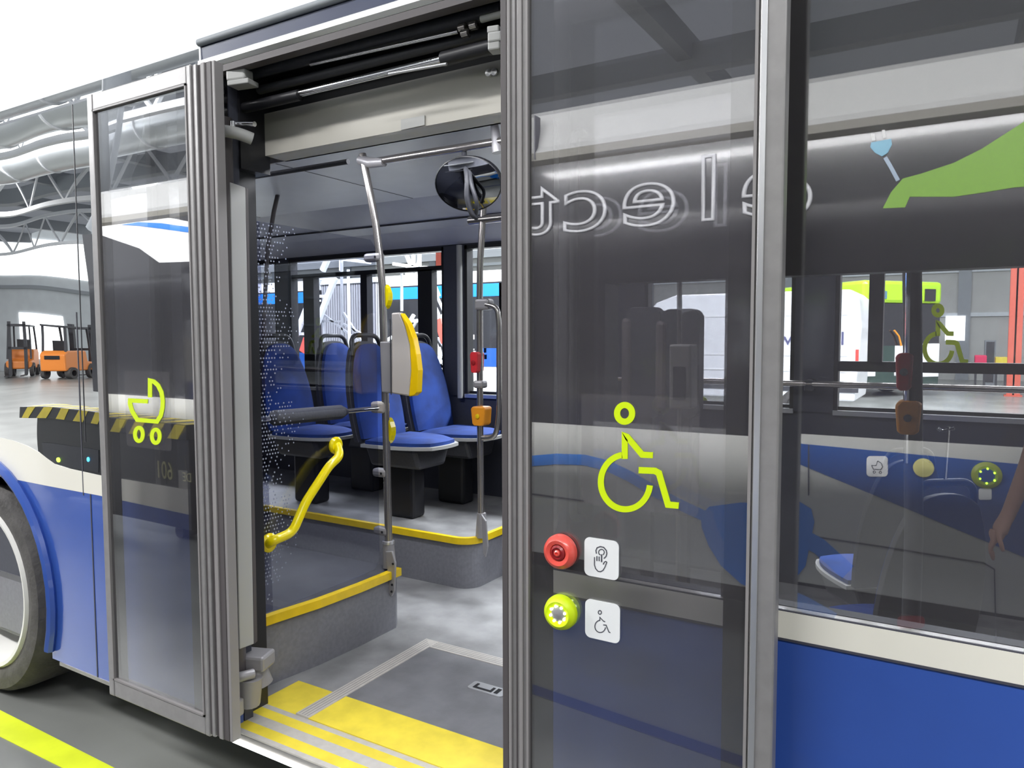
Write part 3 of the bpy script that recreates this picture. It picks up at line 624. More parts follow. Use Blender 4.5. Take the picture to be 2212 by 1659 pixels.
for n_, (a, b) in enumerate((((836, 614), (836, 668)), ((843, 902), (843, 958)))):
    p0 = atY(*a, vy+.02); p1 = atY(*b, vy+.02); h_ = p0[2]-p1[2]; pts = [(p0[0]-.004, p0[2]-h_*t, ) for t in (0, 1)]
    pr_ = [(p0[0]-.004, p0[2])]+[(p0[0]-.004+.028*math.sin(PI*t)**.6, p0[2]-h_*t) for t in (.03, .15, .35, .5, .65, .85, .97)]+[(p0[0]-.004, p1[2])]
    tag(MB().prism(xz(pr_, vy+.0), (0, .03, 0)).build('pole_signal_disc', M_yel3), ['yellow half-round marker on the grab pole above the validator', 'yellow half-round marker on the grab pole below the validator'][n_], 'marker')
# partition glass
gx = -2.12
PT = thing('glass_partition', 'smoked glass partition with white dots between doorway and seats', 'partition', (gx, .45, .56))
g0y, g1y = .09, .83
MB().prism([(gx, g0y, .60), (gx, g1y-.03, .60), (gx, g1y, .64), (gx, g1y, 1.98), (gx, g1y-.03, 2.01), (gx, g0y, 2.01)], (-.006, 0, 0)).build('glass_pane', G_part, PT)
MB().prism([(gx-.008, g0y, .60), (gx-.008, g0y+.16, .60), (gx-.008, g0y+.14, 2.01), (gx-.008, g0y, 2.01)], (-.002, 0, 0)).build('frit_band', glass('frit_band_tint', (.66, .67, .75), .02, .3, 4.0), PT)
m = MB(); cnt = 0
for i in range(34):
    for j in range(100):
        y_ = g0y+.012+i*.0125+(j % 2)*.006; z_ = 2.0-j*.0139; f_ = 1-(i/34)*(.55+.45*math.sin(j*.12)**2)
        pr_ = f_ * (.95 if z_ > .7 else .5)
        if random.random() < 1.9*pr_-.25-1.1*(i/34) and y_ < g0y+.44:
            s_ = .0042*(1-i/40)**.5+.0004; m.add([(gx+.0005, y_-s_, z_), (gx+.0005, y_, z_-s_), (gx+.0005, y_+s_, z_), (gx+.0005, y_, z_+s_)], [(0, 1, 2, 3)])
m.build('frit_dots', mat('frit_dot_print', (.27, .29, .37), .6), PT, kind='stuff')
# dark curtain panel behind the dots (blue-black lining on the seat side)
m = MB()
y1_, z1_ = .205, .862
GH = MB().tube(fillet([atX(578, 1175, gx+.005), atX(590, 1168, gx+.045), atX(632, 1150, gx+.055), atX(660, 1085, gx+.05), atX(712, 1005, gx+.05), atX(735, 985, gx+.05), atX(728, 962, gx+.005)], .03, 8), .0175, 14)
gh = GH.build('grab_handle', M_yel3, PT, label='bright yellow S-shaped grab handle')
for a in ((580, 1172), (724, 962)):
    MB().lathe(atX(*a, gx+.001), (1, 0, 0), [(.035, 0), (.035, .007), (.027, .014), (.0005, .013)], 20).build('handle_flange', M_yel3, gh)
# padded bar across
PB = thing('padded_bar', 'grey padded hip rail across the doorway partition', 'rail', tuple(atX(680, 890, gx-.03)))
ra, rb_ = atX(545, 908, gx-.03), atX(815, 882, gx-.03)
MB().tube([ra, rb_], .010, 12).build('bar_tube', M_chrome, PB)
MB().tube([atX(583, 905, gx-.03), atX(592, 903, gx-.03), atX(735, 890, gx-.03), atX(748, 889, gx-.03)], [.014, .029, .029, .014], 14).build('foam_pad', M_bumper, PB)
# thin strap / dark pole behind
tag(MB().tube([atY(600, 420, 1.5), atY(592, 455, 1.5), atY(578, 540, 1.5), atY(572, 650, 1.5), atY(570, 725, 1.5)], .013, 10).build('hanging_strap_pole', M_rubber), 'thin dark bent pole behind the dotted partition', 'pole')
# pole 2
Y2 = 1.58
P2 = thing('grab_pole', 'second stainless grab pole standing on the rounded podium corner across the aisle', 'pole', tuple(atY(1042, 1165, Y2)))
MB().tube([atY(1045, 440, Y2), atY(1041, 500, Y2), atY(1037, 570, Y2), atY(1036, 650, Y2), atY(1037, 900, Y2), atY(1039, 1120, Y2)], .0165, 14).build('pole_tube', M_steel, P2)
c = atY(1040, 1108, Y2); MB().tube([c, (c[0], Y2, .565)], [.023, .032], 14).build('pole_socket', M_clamp, P2)
MB().prism([atY(a, b, Y2-.05) for a, b in ((1042, 1110), (1052, 1125), (1056, 1180), (1051, 1203), (1046, 1195), (1044, 1150))], (0, -.012, 0)).build('floor_bracket', M_clamp, P2, bevel=.003)
MB().tube([atY(1014, 477, Y2), atY(1200, 458, Y2)], .021, 14).build('cross_bar', M_steel, P2)
c = atY(1040, 658, Y2); MB().box((c[0]-.028, Y2-.03, c[2]-.028), (c[0]+.06, Y2+.03, c[2]+.028)).build('rail_clamp', M_clamp, P2, bevel=.012)
c = atY(1036, 830, Y2); MB().box((c[0]-.026, Y2-.028, c[2]-.02), (c[0]+.035, Y2+.028, c[2]+.02)).build('rail_clamp', M_clamp, P2, bevel=.012)
MB().tube(fillet([atY(1050, 658, Y2-.02), atY(1074, 663, Y2-.02), atY(1078, 700, Y2-.02), atY(1078, 900, Y2-.02), atY(1070, 945, Y2-.02), atY(1042, 946, Y2-.02)], .06), .0135, 12).build('side_loop', M_steel, P2)
def knob(name, px, py0, py1, y, w, m, label, cat, par=None):
    a, b = atY(px, py0, y), atY(px, py1, y); h = (a[2]-b[2])
    pr_ = [(a[0]-w, a[2]-h*.12), (a[0]-w*.7, a[2]), (a[0]+w*.8, a[2]), (a[0]+w, a[2]-h*.1), (a[0]+w*.85, b[2]+h*.1), (a[0]+w*.6, b[2]), (a[0]-w*.6, b[2]), (a[0]-w*.8, b[2]+h*.1)]
    o = MB().prism(xz(pr_, y-.045), (0, .07, 0)).build(name, m, par, bevel=.007)
    return tag(o, label, cat) if label else o
k1 = knob('stop_button_box', 1033, 760, 805, Y2, .024, mat('stop_red', (.62, .03, .04), .35), 'small red button box on the grab pole across the aisle', 'button box')
k2 = knob('stop_button_box', 1042, 877, 918, Y2, .044, M_orange, 'orange button box on the grab pole across the aisle below the red one', 'button box')
for o_, m_ in ((k1, M_red2), (k2, M_yel)):
    bb = [Vector(v) for v in o_.bound_box]; cx = sum(v.x for v in bb)/8; cz = sum(v.z for v in bb)/8; yy = min(v.y for v in bb)
    MB().lathe((cx, yy, cz), (0, -1, 0), [(.012, 0), (.012, .004), (.0005, .006)], 14).build('button_cap', m_, o_)
# convex mirror
my = .95
MR = thing('convex_mirror', 'round dark-framed convex mirror hanging below the ceiling handrail', 'mirror', tuple(atY(1012, 395, my)))
mc = atY(1012, 397, my); nrm = np.array([.62, -.78, -.12]); nrm /= np.linalg.norm(nrm)
nrm = np.array([.10, -.90, -.42]); nrm /= np.linalg.norm(nrm)
ux = np.cross((0, 0, 1), nrm); ux /= np.linalg.norm(ux); uz = np.cross(nrm, ux)
def disc(prof, rx, rz, n=40):
    vs = []; fs = []
    for (r, h) in prof:
        for k in range(n): a = 2*PI*k/n; vs.append(mc+nrm*h+ux*rx*r*math.cos(a)+uz*rz*r*math.sin(a)+uz*(-.28)*0+ux*0)
    m_ = len(prof); fs = [(i*n+k, i*n+(k+1) % n, (i+1)*n+(k+1) % n, (i+1)*n+k) for i in range(m_-1) for k in range(n)]
    return MB().add(vs, fs, True)
disc([(.001, -.03), (.97, -.02), (1.0, 0), (1.0, .008), (.97, .010)], .152, .112).build('mirror_rim', M_black, MR)
disc([(.97, .008), (.8, .016), (.5, .026), (.25, .031), (.001, .033)], .152, .112).build('mirror_glass', mat('convex_mirror_glass', (.30, .31, .33), .04, metal=1.0), MR)
MB().tube(fillet([atY(1002, 318, my), atY(1004, 345, my-.02), atY(1010, 385, my-.06), atY(1008, 430, my-.06), atY(1020, 465, my-.03), atY(1030, 470, my)], .05), .011, 10).build('mirror_bracket', M_dark, MR)
MB().tube(fillet([atY(1012, 350, my-.02), atY(1018, 400, my-.06), atY(1032, 440, my-.05), atY(1026, 470, my)], .05), .009, 10).build('mirror_bracket', M_dark, MR)
# ---- seats
def make_seat(label):
    t = thing('bus_seat', label, 'seat', (0, 0, 0), 'blue velour seats behind the dotted partition')
    # faces +x, origin at floor level under the cushion centre; width along y
    def outline(w0, w1, h):
        pts = [(-w0, 0)]+bez((-w0, 0), (-w0*1.18, h*.55), (-w1, h*.9), 8)[1:]+bez((-w1, h*.9), (-w1*.7, h), (0, h), 5)[1:]
        return pts+[(-p[0], p[1]) for p in pts[::-1][1:]]
    def shell(pts, z0, lean, th, off, puff=0):
        n = len(pts); F = [np.array([off-p[1]*lean, p[0], z0+p[1]]) for p in pts]; cen = sum(F)/n
        inner = [cen+(p-cen)*.82+np.array([puff, 0, 0]) for p in F]; B = [p+np.array([-th, 0, 0]) for p in F]
        vs = F+inner+B+[cen+np.array([puff*1.05, 0, 0])]; c = 3*n
        fs = [(i, (i+1) % n, n+(i+1) % n, n+i) for i in range(n)]+[(n+i, n+(i+1) % n, c) for i in range(n)]+[(i, 2*n+i, 2*n+(i+1) % n, (i+1) % n) for i in range(n)]+[tuple(range(3*n-1, 2*n-1, -1))]
        return MB().add(vs, fs, True)
    shell(outline(.185, .115, .54), .46, .20, .025, -.205, .018).build('backrest_cushion', M_seatblue, t)
    shell(outline(.205, .14, .575), .44, .20, .03, -.232, 0).build('backrest_shell', M_dark, t, bevel=.006)
    seat = [(.23*math.cos(a) if abs(math.cos(a)) > 0 else 0, 0) for a in ()]
    so = bez((-.20, -.205), (.10, -.225), (.22, -.12), 6)+bez((.22, -.12), (.255, 0), (.22, .12), 6)[1:]+bez((.22, .12), (.10, .225), (-.20, .205), 6)[1:]
    n = len(so)
    def pad(sc, z0, z1, dome): 
        a = [np.array([p[0]*sc, p[1]*sc, z0]) for p in so]; b = [np.array([p[0]*sc, p[1]*sc, z1]) for p in so]; i2 = [np.array([p[0]*sc*.8, p[1]*sc*.8, z1+dome]) for p in so]
        vs = a+b+i2+[np.array([0, 0, z1+dome*1.1])]
        return MB().add(vs, [(i, (i+1) % n, n+(i+1) % n, n+i) for i in range(n-1)]+[(n-1, 0, n, 2*n-1)]+[(n+i, n+(i+1) % n, 2*n+(i+1) % n, 2*n+i) for i in range(n)]+[(2*n+i, 2*n+(i+1) % n, 3*n) for i in range(n)]+[tuple(range(n-1, -1, -1))], True)
    pad(.95, .435, .455, .016).build('seat_cushion', M_seatblue, t)
    pad(1.04, .418, .436, 0).build('seat_rim', M_cover, t)
    MB().prism([(-.22, y_, z_) for y_, z_ in ((-.17, .42), (.17, .42), (.12, .30), (-.12, .30))], (.36, 0, 0)).build('seat_shell', M_dark, t, bevel=.02)
    box('seat_pedestal', (-.16, -.06, 0), (.04, .06, .31), M_black, t, bevel=.02)
    hd = fillet([(-.335, -.13, .93), (-.36, -.115, 1.05), (-.36, .115, 1.05), (-.335, .13, .93)], .09, 8)
    MB().tube(hd, .014, 10).build('top_handle', M_black, t)
    return t
pos = [(-2.66, 1.745, 'blue velour bus seat nearest the validator, on the aisle side'), (-2.62, 2.19, 'blue velour bus seat by the window, beside the seat nearest the validator'),
       (-3.42, 1.745, 'blue velour aisle seat behind the dotted partition glass'), (-3.36, 2.19, 'blue velour window seat behind the dotted partition glass')]
proto = make_seat(pos[0][2]); bpy.context.view_layer.update()
for i, (x_, y_, lb) in enumerate(pos):
    o = proto if i == 0 else copy_tree(proto); o.location = (x_, y_, .564); o['label'] = lb
# seat on right seen through the side glazing
for i, (px_, py_, yy, lb) in enumerate(((1930, 1140, 1.0, 'blue seat seen through the tinted glass right of the door, the larger one'), (1880, 1140, 1.6, 'blue seat farther inside behind the tinted glass right of the door'))):
    o = copy_tree(proto); o['label'] = lb; o['group'] = 'seats behind the tinted side glazing'; o.location = (atY(px_, 1000, yy)[0]-.02, yy, .30); o.scale = (.75, .75, .85); o.rotation_euler = (0, 0, math.radians(128))
# ---- fittings behind the right door leaf / side glazing
yv = .62
PR = thing('grab_pole', 'grab pole inside the bus seen through the right door leaf', 'pole', tuple(atY(1468, 1000, yv)))
MB().tube([atY(1468, 560, yv), atY(1467, 1010, yv), (atY(1467, 1010, yv)[0], yv, .3)], .008, 12).build('pole_tube', M_steel, PR)
V2 = MB().prism([atY(a, b, yv-.05) for a, b in ((1445, 744), (1492, 744), (1492, 884), (1445, 884))], (0, .07, 0)).build('ticket_box', mat('dim_grey_box', (.30, .29, .28), .5), bevel=.006)
tag(V2, 'plain grey box on the pole seen through the right door leaf', 'ticket box')
o = MB().prism(xz(rrect(*[atY(1446, 760, yv-.052)[0]+.012, atY(1446, 860, yv)[2]], *[atY(1490, 760, yv-.052)[0]-.012, atY(1446, 790, yv)[2]], .006), yv-.051), (0, -.002, 0)).build('box_slot', M_dark, V2)
for n_, (a, b, c_, d__) in enumerate(((1427, 668, 1508, 905), (1352, 664, 1424, 905))):
    y_ = .95+.15*n_; p0, p1 = atY(a, b, y_), atY(c_, d__, y_)
    t = thing('backrest_board', ['dark padded backrest board with rounded top, seen through the right door leaf', 'second dark padded backrest board farther left behind the right door leaf'][n_], 'backrest', ((p0[0]+p1[0])/2, y_, p1[2]))
    MB().prism(xz(rrect(p0[0], p1[2], p1[0], p0[2], .035), y_), (0, .06, 0)).build('pad', M_dark, t, bevel=.012)
    MB().box((p0[0]-.02, y_-.005, p1[2]+.02), (p0[0]+.025, y_+.07, p0[2]-.04)).build('side_wing', mat('brown_grey_wing', (.12, .10, .10), .6), t, bevel=.015)
    MB().box((p0[0]+.06, y_+.02, .3), (p0[0]+.10, y_+.06, p1[2]+.03)).build('post', M_dark, t)
yq = .45
PQ = thing('grab_pole', 'thick grab pole with red and orange boxes behind the tinted side glazing', 'pole', tuple(atY(1972, 1150, yq)))
MB().tube([atY(1970, 540, yq), atY(1974, 1150, yq), (atY(1974, 1150, yq)[0], yq, .3)], .021, 14).build('pole_tube', M_dark, PQ)
MB().tube([atY(1963, 560, yq-.025), atY(1957, 1000, yq-.025)], .006, 8).build('pole_cable_strip', M_chrome, PQ)
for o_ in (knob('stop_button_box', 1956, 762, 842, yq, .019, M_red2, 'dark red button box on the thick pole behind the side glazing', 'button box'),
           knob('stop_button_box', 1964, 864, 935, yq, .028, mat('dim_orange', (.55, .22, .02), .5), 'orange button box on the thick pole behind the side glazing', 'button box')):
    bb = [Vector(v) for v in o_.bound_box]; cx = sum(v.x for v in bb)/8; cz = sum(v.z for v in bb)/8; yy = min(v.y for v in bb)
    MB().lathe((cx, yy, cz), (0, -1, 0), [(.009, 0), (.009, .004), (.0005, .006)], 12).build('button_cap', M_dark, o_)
WRL = thing('wall_handrail', 'horizontal stainless rail along the far side windows', 'handrail', (0, 2.36, 1.36))
MB().tube([(-1.7, 2.36, 1.362), (1.6, 2.36, 1.362)], .016, 12).build('rail_tube', M_steel, WRL)
for x_ in (-1.6, atY(1748, 830, 2.36)[0], 1.2): MB().box((x_-.022, 2.345, 1.325), (x_+.022, 2.44, 1.385)).build('rail_bracket', M_dark, WRL, bevel=.008)
# stickers on the far windows
fY = YW+.043
def sc_to(cx0, cy0, cx1, cy1, k): return lambda x, y: (cx1+(x-cx0)*k, cy1+(y-cy0)*k)
fnF = lambda p: atY(p[0], p[1], fY)
wheelchair(bus, fnF, (0, -.001, 0), 'window_pictogram', M_lime, sc_to(1380, 985, 2043, 722, .56), w=10, label='lime wheelchair symbol on the far window')
wheelchair(bus, fnF, (0, -.001, 0), 'window_pictogram', M_lime, sc_to(1380, 985, 1505, 848, .41), w=7.5, label='lime wheelchair symbol on the far window behind the right leaf')
stroller(bus, lambda p: atY(p[0], p[1], YW-.022), (0, -.001, 0), 'wall_pictogram', M_lime, (lambda x, y: (1177+(x-318)*.88, 838+(y-890)*.58)), w=6.0, label='lime stroller symbol behind the right leaf')
# lamp reflections / loop handle near wall right
MB().tube(fillet([atY(2026, 925, .5), atY(2036, 932, .5), atY(2062, 925, .5)], .01), .004, 8).build('seat_loop', M_chrome, bus)
MB().tube([atY(2050, 922, .5), atY(2042, 1035, .5)], .004, 8).build('seat_loop', M_chrome, bus)
# ================================================================== neighbour bus (seen mirrored in the panes)
NB = thing('parked_bus', 'second white black and blue city bus parked behind the photographer, seen in reflections', 'bus', (0, -3.8, 0))
BX0, BX1 = -7.35, 7.0
def plB(name, pxs, m, mir, off=0.0, th=.004, par=NB, **k):
    P = [atB(a, b, mir) for a, b in pxs]
    for p in P: p[1] = YB+off
    return MB().prism(P, (0, th, 0)).build(name, m, par, **k)
box('lower_side', (BX0+.25, YB-.04, .30), (BX1, YB, 1.09), mat('neighbour_lower_shaded_white', (.50, .50, .47), .3, coat=.4), NB)  # slightly dirty white, darkened in colour for the shade between the buses
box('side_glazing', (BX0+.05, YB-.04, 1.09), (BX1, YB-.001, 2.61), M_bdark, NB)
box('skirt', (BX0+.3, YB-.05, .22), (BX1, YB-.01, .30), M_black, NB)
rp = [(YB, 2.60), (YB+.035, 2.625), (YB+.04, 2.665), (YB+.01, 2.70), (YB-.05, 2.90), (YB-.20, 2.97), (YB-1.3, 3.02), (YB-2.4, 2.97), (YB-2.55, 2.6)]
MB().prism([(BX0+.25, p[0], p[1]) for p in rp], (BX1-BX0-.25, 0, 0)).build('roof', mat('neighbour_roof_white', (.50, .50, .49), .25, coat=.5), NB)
MB().prism([(BX0+.25, YB+.0, 2.598), (BX0+.25, YB+.036, 2.622), (BX0+.25, YB+.041, 2.664), (BX0+.25, YB, 2.664)], (BX1-BX0, 0, 0)).build('roof_cove', mat('roof_cove_shade_grey', (.24, .23, .20), .5), NB)  # shade under the roof band put in as a darker grey strip
xj = atB(1160, 320, YL)[0]; box('roof_joint', (xj-.004, YB-.02, 2.63), (xj+.004, YB+.043, 2.88), M_ink, NB)
# front end: rounded dark windscreen corner
fp = [(YB, BX0+.30)]+[(YB-.35*(1-math.cos(a)), BX0+.30-.30*math.sin(a)) for a in [math.radians(15*i) for i in range(1, 7)]]+[(YB-2.2, BX0), (YB-2.55, BX0+.3), (YB-2.55, BX0+.6)]
MB().prism([(p[1], p[0], .35) for p in fp], (0, 0, 2.55)).build('front_end', M_bdark, NB)
MB().prism([(p[1]-.02, p[0], 2.60) for p in fp], (0, 0, .32)).build('front_roof_cap', mat('cap_grey', (.3, .31, .32), .4), NB)
box('far_side', (BX0+.3, YB-2.55, .3), (BX1, YB-2.52, 2.9), M_bwhite, NB)
box('underbody', (BX0+.6, YB-2.5, .25), (BX1, YB-.05, .4), M_black, NB)
plB('white_swoosh', ((200, 486), (330, 463), (375, 470), (416, 479), (418, 564), (343, 566), (300, 535), (215, 506)), M_bwhite, YL)
mb = MB()
plB('blue_swoosh', ((262, 484), (300, 478), (350, 480), (416, 490), (416, 502), (350, 492), (300, 486)), M_bluestripe, YL, .006)
# blue field on the right and white wedge
plB('blue_field', ((1660, 940), (1725, 958), (2300, 1012), (2300, 1240), (2130, 1170), (1725, 1002), (1660, 978)), M_bblue, 0, 0)
def strB(pxs, w, m, mir, name, off=.004):
    fnb = lambda p: (lambda q: np.array([q[0], YB+off, q[2]]))(atB(p[0], p[1], mir)); mb = MB(); ribbon(mb, pxs, w, fnb, (0, .003, 0)); return mb.build(name, m, NB)
strB([(1060, 1000), (1136, 997), (1200, 992), (1260, 994), (1310, 1006), (1360, 1030), (1420, 1066), (1470, 1092), (1530, 1120)], 23, M_bluestripe, YL, 'cable_graphic')
plB('plug_graphic', ((1512, 1112), (1532, 1095), (1600, 1086), (1690, 1092), (1735, 1120), (1742, 1150), (1722, 1250), (1690, 1290), (1650, 1284), (1600, 1262), (1556, 1222), (1530, 1180), (1515, 1140)), M_bluestripe, YL, .004, label='blue plug graphic')
strB([(1715, 1150), (1770, 1180), (1832, 1236)], 36, M_bluestripe, 0, 'plug_graphic_prong')
strB([(1700, 1288), (1740, 1306), (1800, 1340)], 34, M_bluestripe, 0, 'plug_graphic_prong')
strB([(1765, 1160), (1900, 1180), (2125, 1216), (2148, 1230), (2152, 1400)], 3, M_ink, 0, 'panel_joint', .002)
strB([(1136, 1066), (1260, 1083)], 3, M_ink, YL, 'panel_joint', .002)
strB([(1747, 960), (1747, 1070)], 3, M_ink, 0, 'panel_joint', .005)
plB('side_marker_lamp', rrect(1938, 1330, 1998, 1356, 10), M_red2, 0, .004, .012, label='red side marker lamp')
s_ = plB('stroller_sticker', [(1872+p[0], 985+p[1]) for p in rrect(0, 0, 46, 44, 8)], M_sticker, 0, .006)
fb = lambda off: (lambda p: (lambda q: np.array([q[0], YB+off, q[2]]))(atB(p[0], p[1], 0)))
mb = MB(); ribbon(mb, [(1896, 995), (1904, 1000), (1907, 1008), (1903, 1014), (1887, 1013), (1883, 1005), (1893, 1005), (1896, 995)], 1.6, fb(.011), (0, .001, 0)); ribbon(mb, ell((1889, 1019), 2.5, 2.5, 0, 345, 10), 1.4, fb(.011), (0, .001, 0), True); ribbon(mb, ell((1902, 1020), 2.5, 2.5, 0, 345, 10), 1.4, fb(.011), (0, .001, 0), True); mb.build('stroller_symbol', M_ink, s_)
plB('small_sticker', [(2114+p[0], 1055+p[1]) for p in rrect(0, 0, 28, 24, 4)], M_sticker, 0, .006)
c = atB(2131, 1026, 0); bt = MB().lathe((c[0], YB+.004, c[2]), (0, 1, 0), [(.062, 0), (.062, .012), (.045, .022), (.03, .02), (.0005, .02)], 30).build('push_button', mat('dim_lime', (.30, .36, .02), .4), NB, label='yellow-green push button')
MB().lathe((c[0], YB+.024, c[2]), (0, 1, 0), [(.034, 0), (.03, .006), (.0005, .006)], 20).build('button_cap', M_bblue, bt)
for a in ((2133, 1011), (2148, 1020), (2148, 1036), (2131, 1042), (2117, 1032), (2118, 1017)):
    c = atB(*a, 0); MB().lathe((c[0], YB+.03, c[2]), (0, 1, 0), [(.005, -.004), (.005, .002), (.0005, .003)], 8).build('light_dot', M_ledg, bt)
c = atB(1995, 1010, 0); MB().lathe((c[0], YB+.004, c[2]), (0, 1, 0), [(.045, 0), (.045, .012), (.0005, .02)], 24).build('round_marker', mat('pale_yellow_marker', (.7, .66, .25), .4), NB)
# green sweep and plug above the side glazing (plain shapes)
plB('green_sweep', ((1907, 450), (1925, 415), (1950, 386), (1990, 375), (2060, 352), (2120, 322), (2170, 290), (2260, 232), (2330, 222), (2385, 250), (2400, 300), (2370, 350), (2320, 385), (2260, 400), (2190, 405), (2130, 415), (2060, 425), (2000, 425), (1965, 425), (1955, 448)), M_bgreen, 0, .001, label='green sweeping graphic')
strB([(1940, 390), (1925, 362), (1912, 340)], 9, mat('pale_blue_cable', (.4, .5, .62), .4), 0, 'small_cable_graphic', .003)
plB('small_plug_graphic', ((1882, 308), (1925, 300), (1927, 312), (1918, 330), (1905, 338), (1890, 330), (1880, 318)), M_ltblue, 0, .003, label='small light blue plug graphic')
strB([(1888, 304), (1886, 289)], 7, M_bwhite, 0, 'plug_graphic_pin', .003); strB([(1911, 298), (1908, 280)], 7, M_bwhite, 0, 'plug_graphic_pin', .003)
for ch, ca, lo, hi, w in (('e', (1668, 470), 0, 0, 1.45), ('l', (1528, 480), 0, 0, 1.25), ('e', (1400, 492), 0, 0, 1.45), ('c', (1262, 506), 0, 0, 1.45), ('t', (1170, 512), 0, 0, 1.3)):
    p = atB(ca[0], ca[1], YL)
    text('letter', ch, .475, mat('letter_outline', (.62, .62, .64), .4), (p[0], YB+.006, 2.205), (-1, 0, 0), (0, 0, 1), NB, outline=.0085, sx=w)
for x_ in (-4.6, 1.6, 4.9):
    MB().lathe((x_, YB-.02, .48), (0, -1, 0), [(.30, -.01), (.40, -.02), (.47, .0), (.48, .2), (.3, .22)], 36).build('tyre', M_tyre, NB)
# hazard-edged trolley between the buses
hx0 = atY(74, 900, 2.30)[0]; hx1 = atY(424, 930, 2.06)[0]; hz1 = atY(200, 890, 2.2)[2]; hz0 = atY(200, 918, 2.2)[2]
HT = thing('equipment_trolley', 'black low trolley with yellow and black striped edge standing in front of the parked bus', 'trolley', ((hx0+hx1)/2, -2.35, 0))
box('trolley_top', (hx0, -2.46, hz0), (hx1, -2.2, hz1), M_black, HT, bevel=.004)
box('trolley_body', (hx0+.25, -2.44, .10), (hx1-.03, -2.24, hz0), M_black, HT)
nst = int((hx1-hx0)/.26)
for i in range(nst):
    a = hx0+.06+i*.26; MB().prism([(a, -2.199, hz0+.003), (a+.13, -2.199, hz0+.003), (a+.23, -2.199, hz1-.003), (a+.10, -2.199, hz1-.003)], (0, .002, 0)).build('hazard_stripe', M_yel2, HT)
    MB().prism([(a+.10, -2.21, hz1), (a+.23, -2.21, hz1), (a+.33, -2.45, hz1), (a+.20, -2.45, hz1)], (0, 0, .002)).build('hazard_stripe', M_yel2, HT)
for x_ in (hx0+.35, hx1-.25): MB().tube([(x_, -2.42, .055), (x_, -2.28, .055)], .055, 14).build('castor', M_rubber, HT)
for (a, b), m_, nm in (((121, 994), M_ledg, 'green_lamp'), ((178, 993), M_ledb, 'blue_lamp')):
    c = atY(a, b, 2.24); MB().lathe((c[0], -2.24, c[2]), (0, 1, 0), [(.022, 0), (.02, .012), (.0005, .014)], 14).build(nm, m_, HT)
box('lamp_panel', (atY(100, 994, 2.24)[0], -2.245, c[2]-.10), (atY(205, 994, 2.24)[0], -2.235, c[2]+.10), M_dark, HT)

p = atY(352, 1034, 2.0); text('fleet_number', '601', .20, mat('fleet_number_vinyl', (.34, .32, .16), .5), (p[0], -2.237, p[2]), (-1, 0, 0), (0, 0, 1), HT, sx=.75)
p = atY(402, 1040, 2.0); text('fleet_number', 'DE', .10, mat('fleet_number_vinyl', (.34, .32, .16), .5), (p[0], -2.237, p[2]), (-1, 0, 0), (0, 0, 1), HT, sx=.9)
# ================================================================== forklifts (mirrored in the front glazing)
def forklift(lb, x, y, rot, grp='orange forklifts'):
    t = thing('forklift', lb, 'forklift', (0, 0, 0), grp)
    b = MB().prism([(-1.1, -.5, .35), (-1.15, -.5, 1.05), (-.95, -.5, 1.2), (.2, -.5, 1.2), (.35, -.5, .75), (.9, -.5, .7), (.9, -.5, .35)], (0, 1.0, 0)).build('body', M_forkorange, t, bevel=.06)
    for sx in (-1.0, .75):
        MB().bar((sx, -.45, .8), (sx*.75-.1, -.42, 2.15), .07).build('guard_post', M_dark, t); MB().bar((sx, .45, .8), (sx*.75-.1, .42, 2.15), .07).build('guard_post', M_dark, t)
    MB().box((-.95, -.47, 2.12), (.5, .47, 2.18)).build('overhead_guard', M_dark, t)
    for y_ in (-.3, .3): MB().box((.95, y_-.06, .1), (1.08, y_+.06, 2.3)).build('mast_rail', M_dark, t); MB().box((1.08, y_-.06, .06), (2.1, y_+.06, .11)).build('fork', M_black, t)
    MB().box((.95, -.36, 2.1), (1.08, .36, 2.2)).box((.95, -.36, 1.2), (1.08, .36, 1.3)).build('mast_crossbar', M_dark, t)
    MB().box((-.5, -.25, 1.0), (-.1, .25, 1.15)).box((-.55, -.25, 1.1), (-.42, .25, 1.6)).build('driver_seat', M_black, t)
    MB().box((-1.16, -.3, .85), (-1.1, .3, 1.0)).build('rear_grille', M_black, t)
    for xx, rr in ((-.75, .26), (.6, .32)):
        for s in (-1, 1): MB().lathe((xx, s*.42, rr), (0, s, 0), [(rr*.5, .14), (rr*.95, .14), (rr, .08), (rr, -.02), (rr*.5, -.02)], 24).build('wheel', M_tyre, t); 
    t.location = (x, y, 0); t.rotation_euler = (0, 0, rot); return t
for i, (a, b, r_) in enumerate(((50, 806, .6), (145, 812, -2.2), (-70, 806, 1.2))):
    p = atZ(a, b, 0); forklift(('orange forklift with rear toward the bus, left of the tilted one', 'orange forklift nearest the parked bus front', 'orange forklift farthest left in the row')[i], p[0], -p[1], r_)

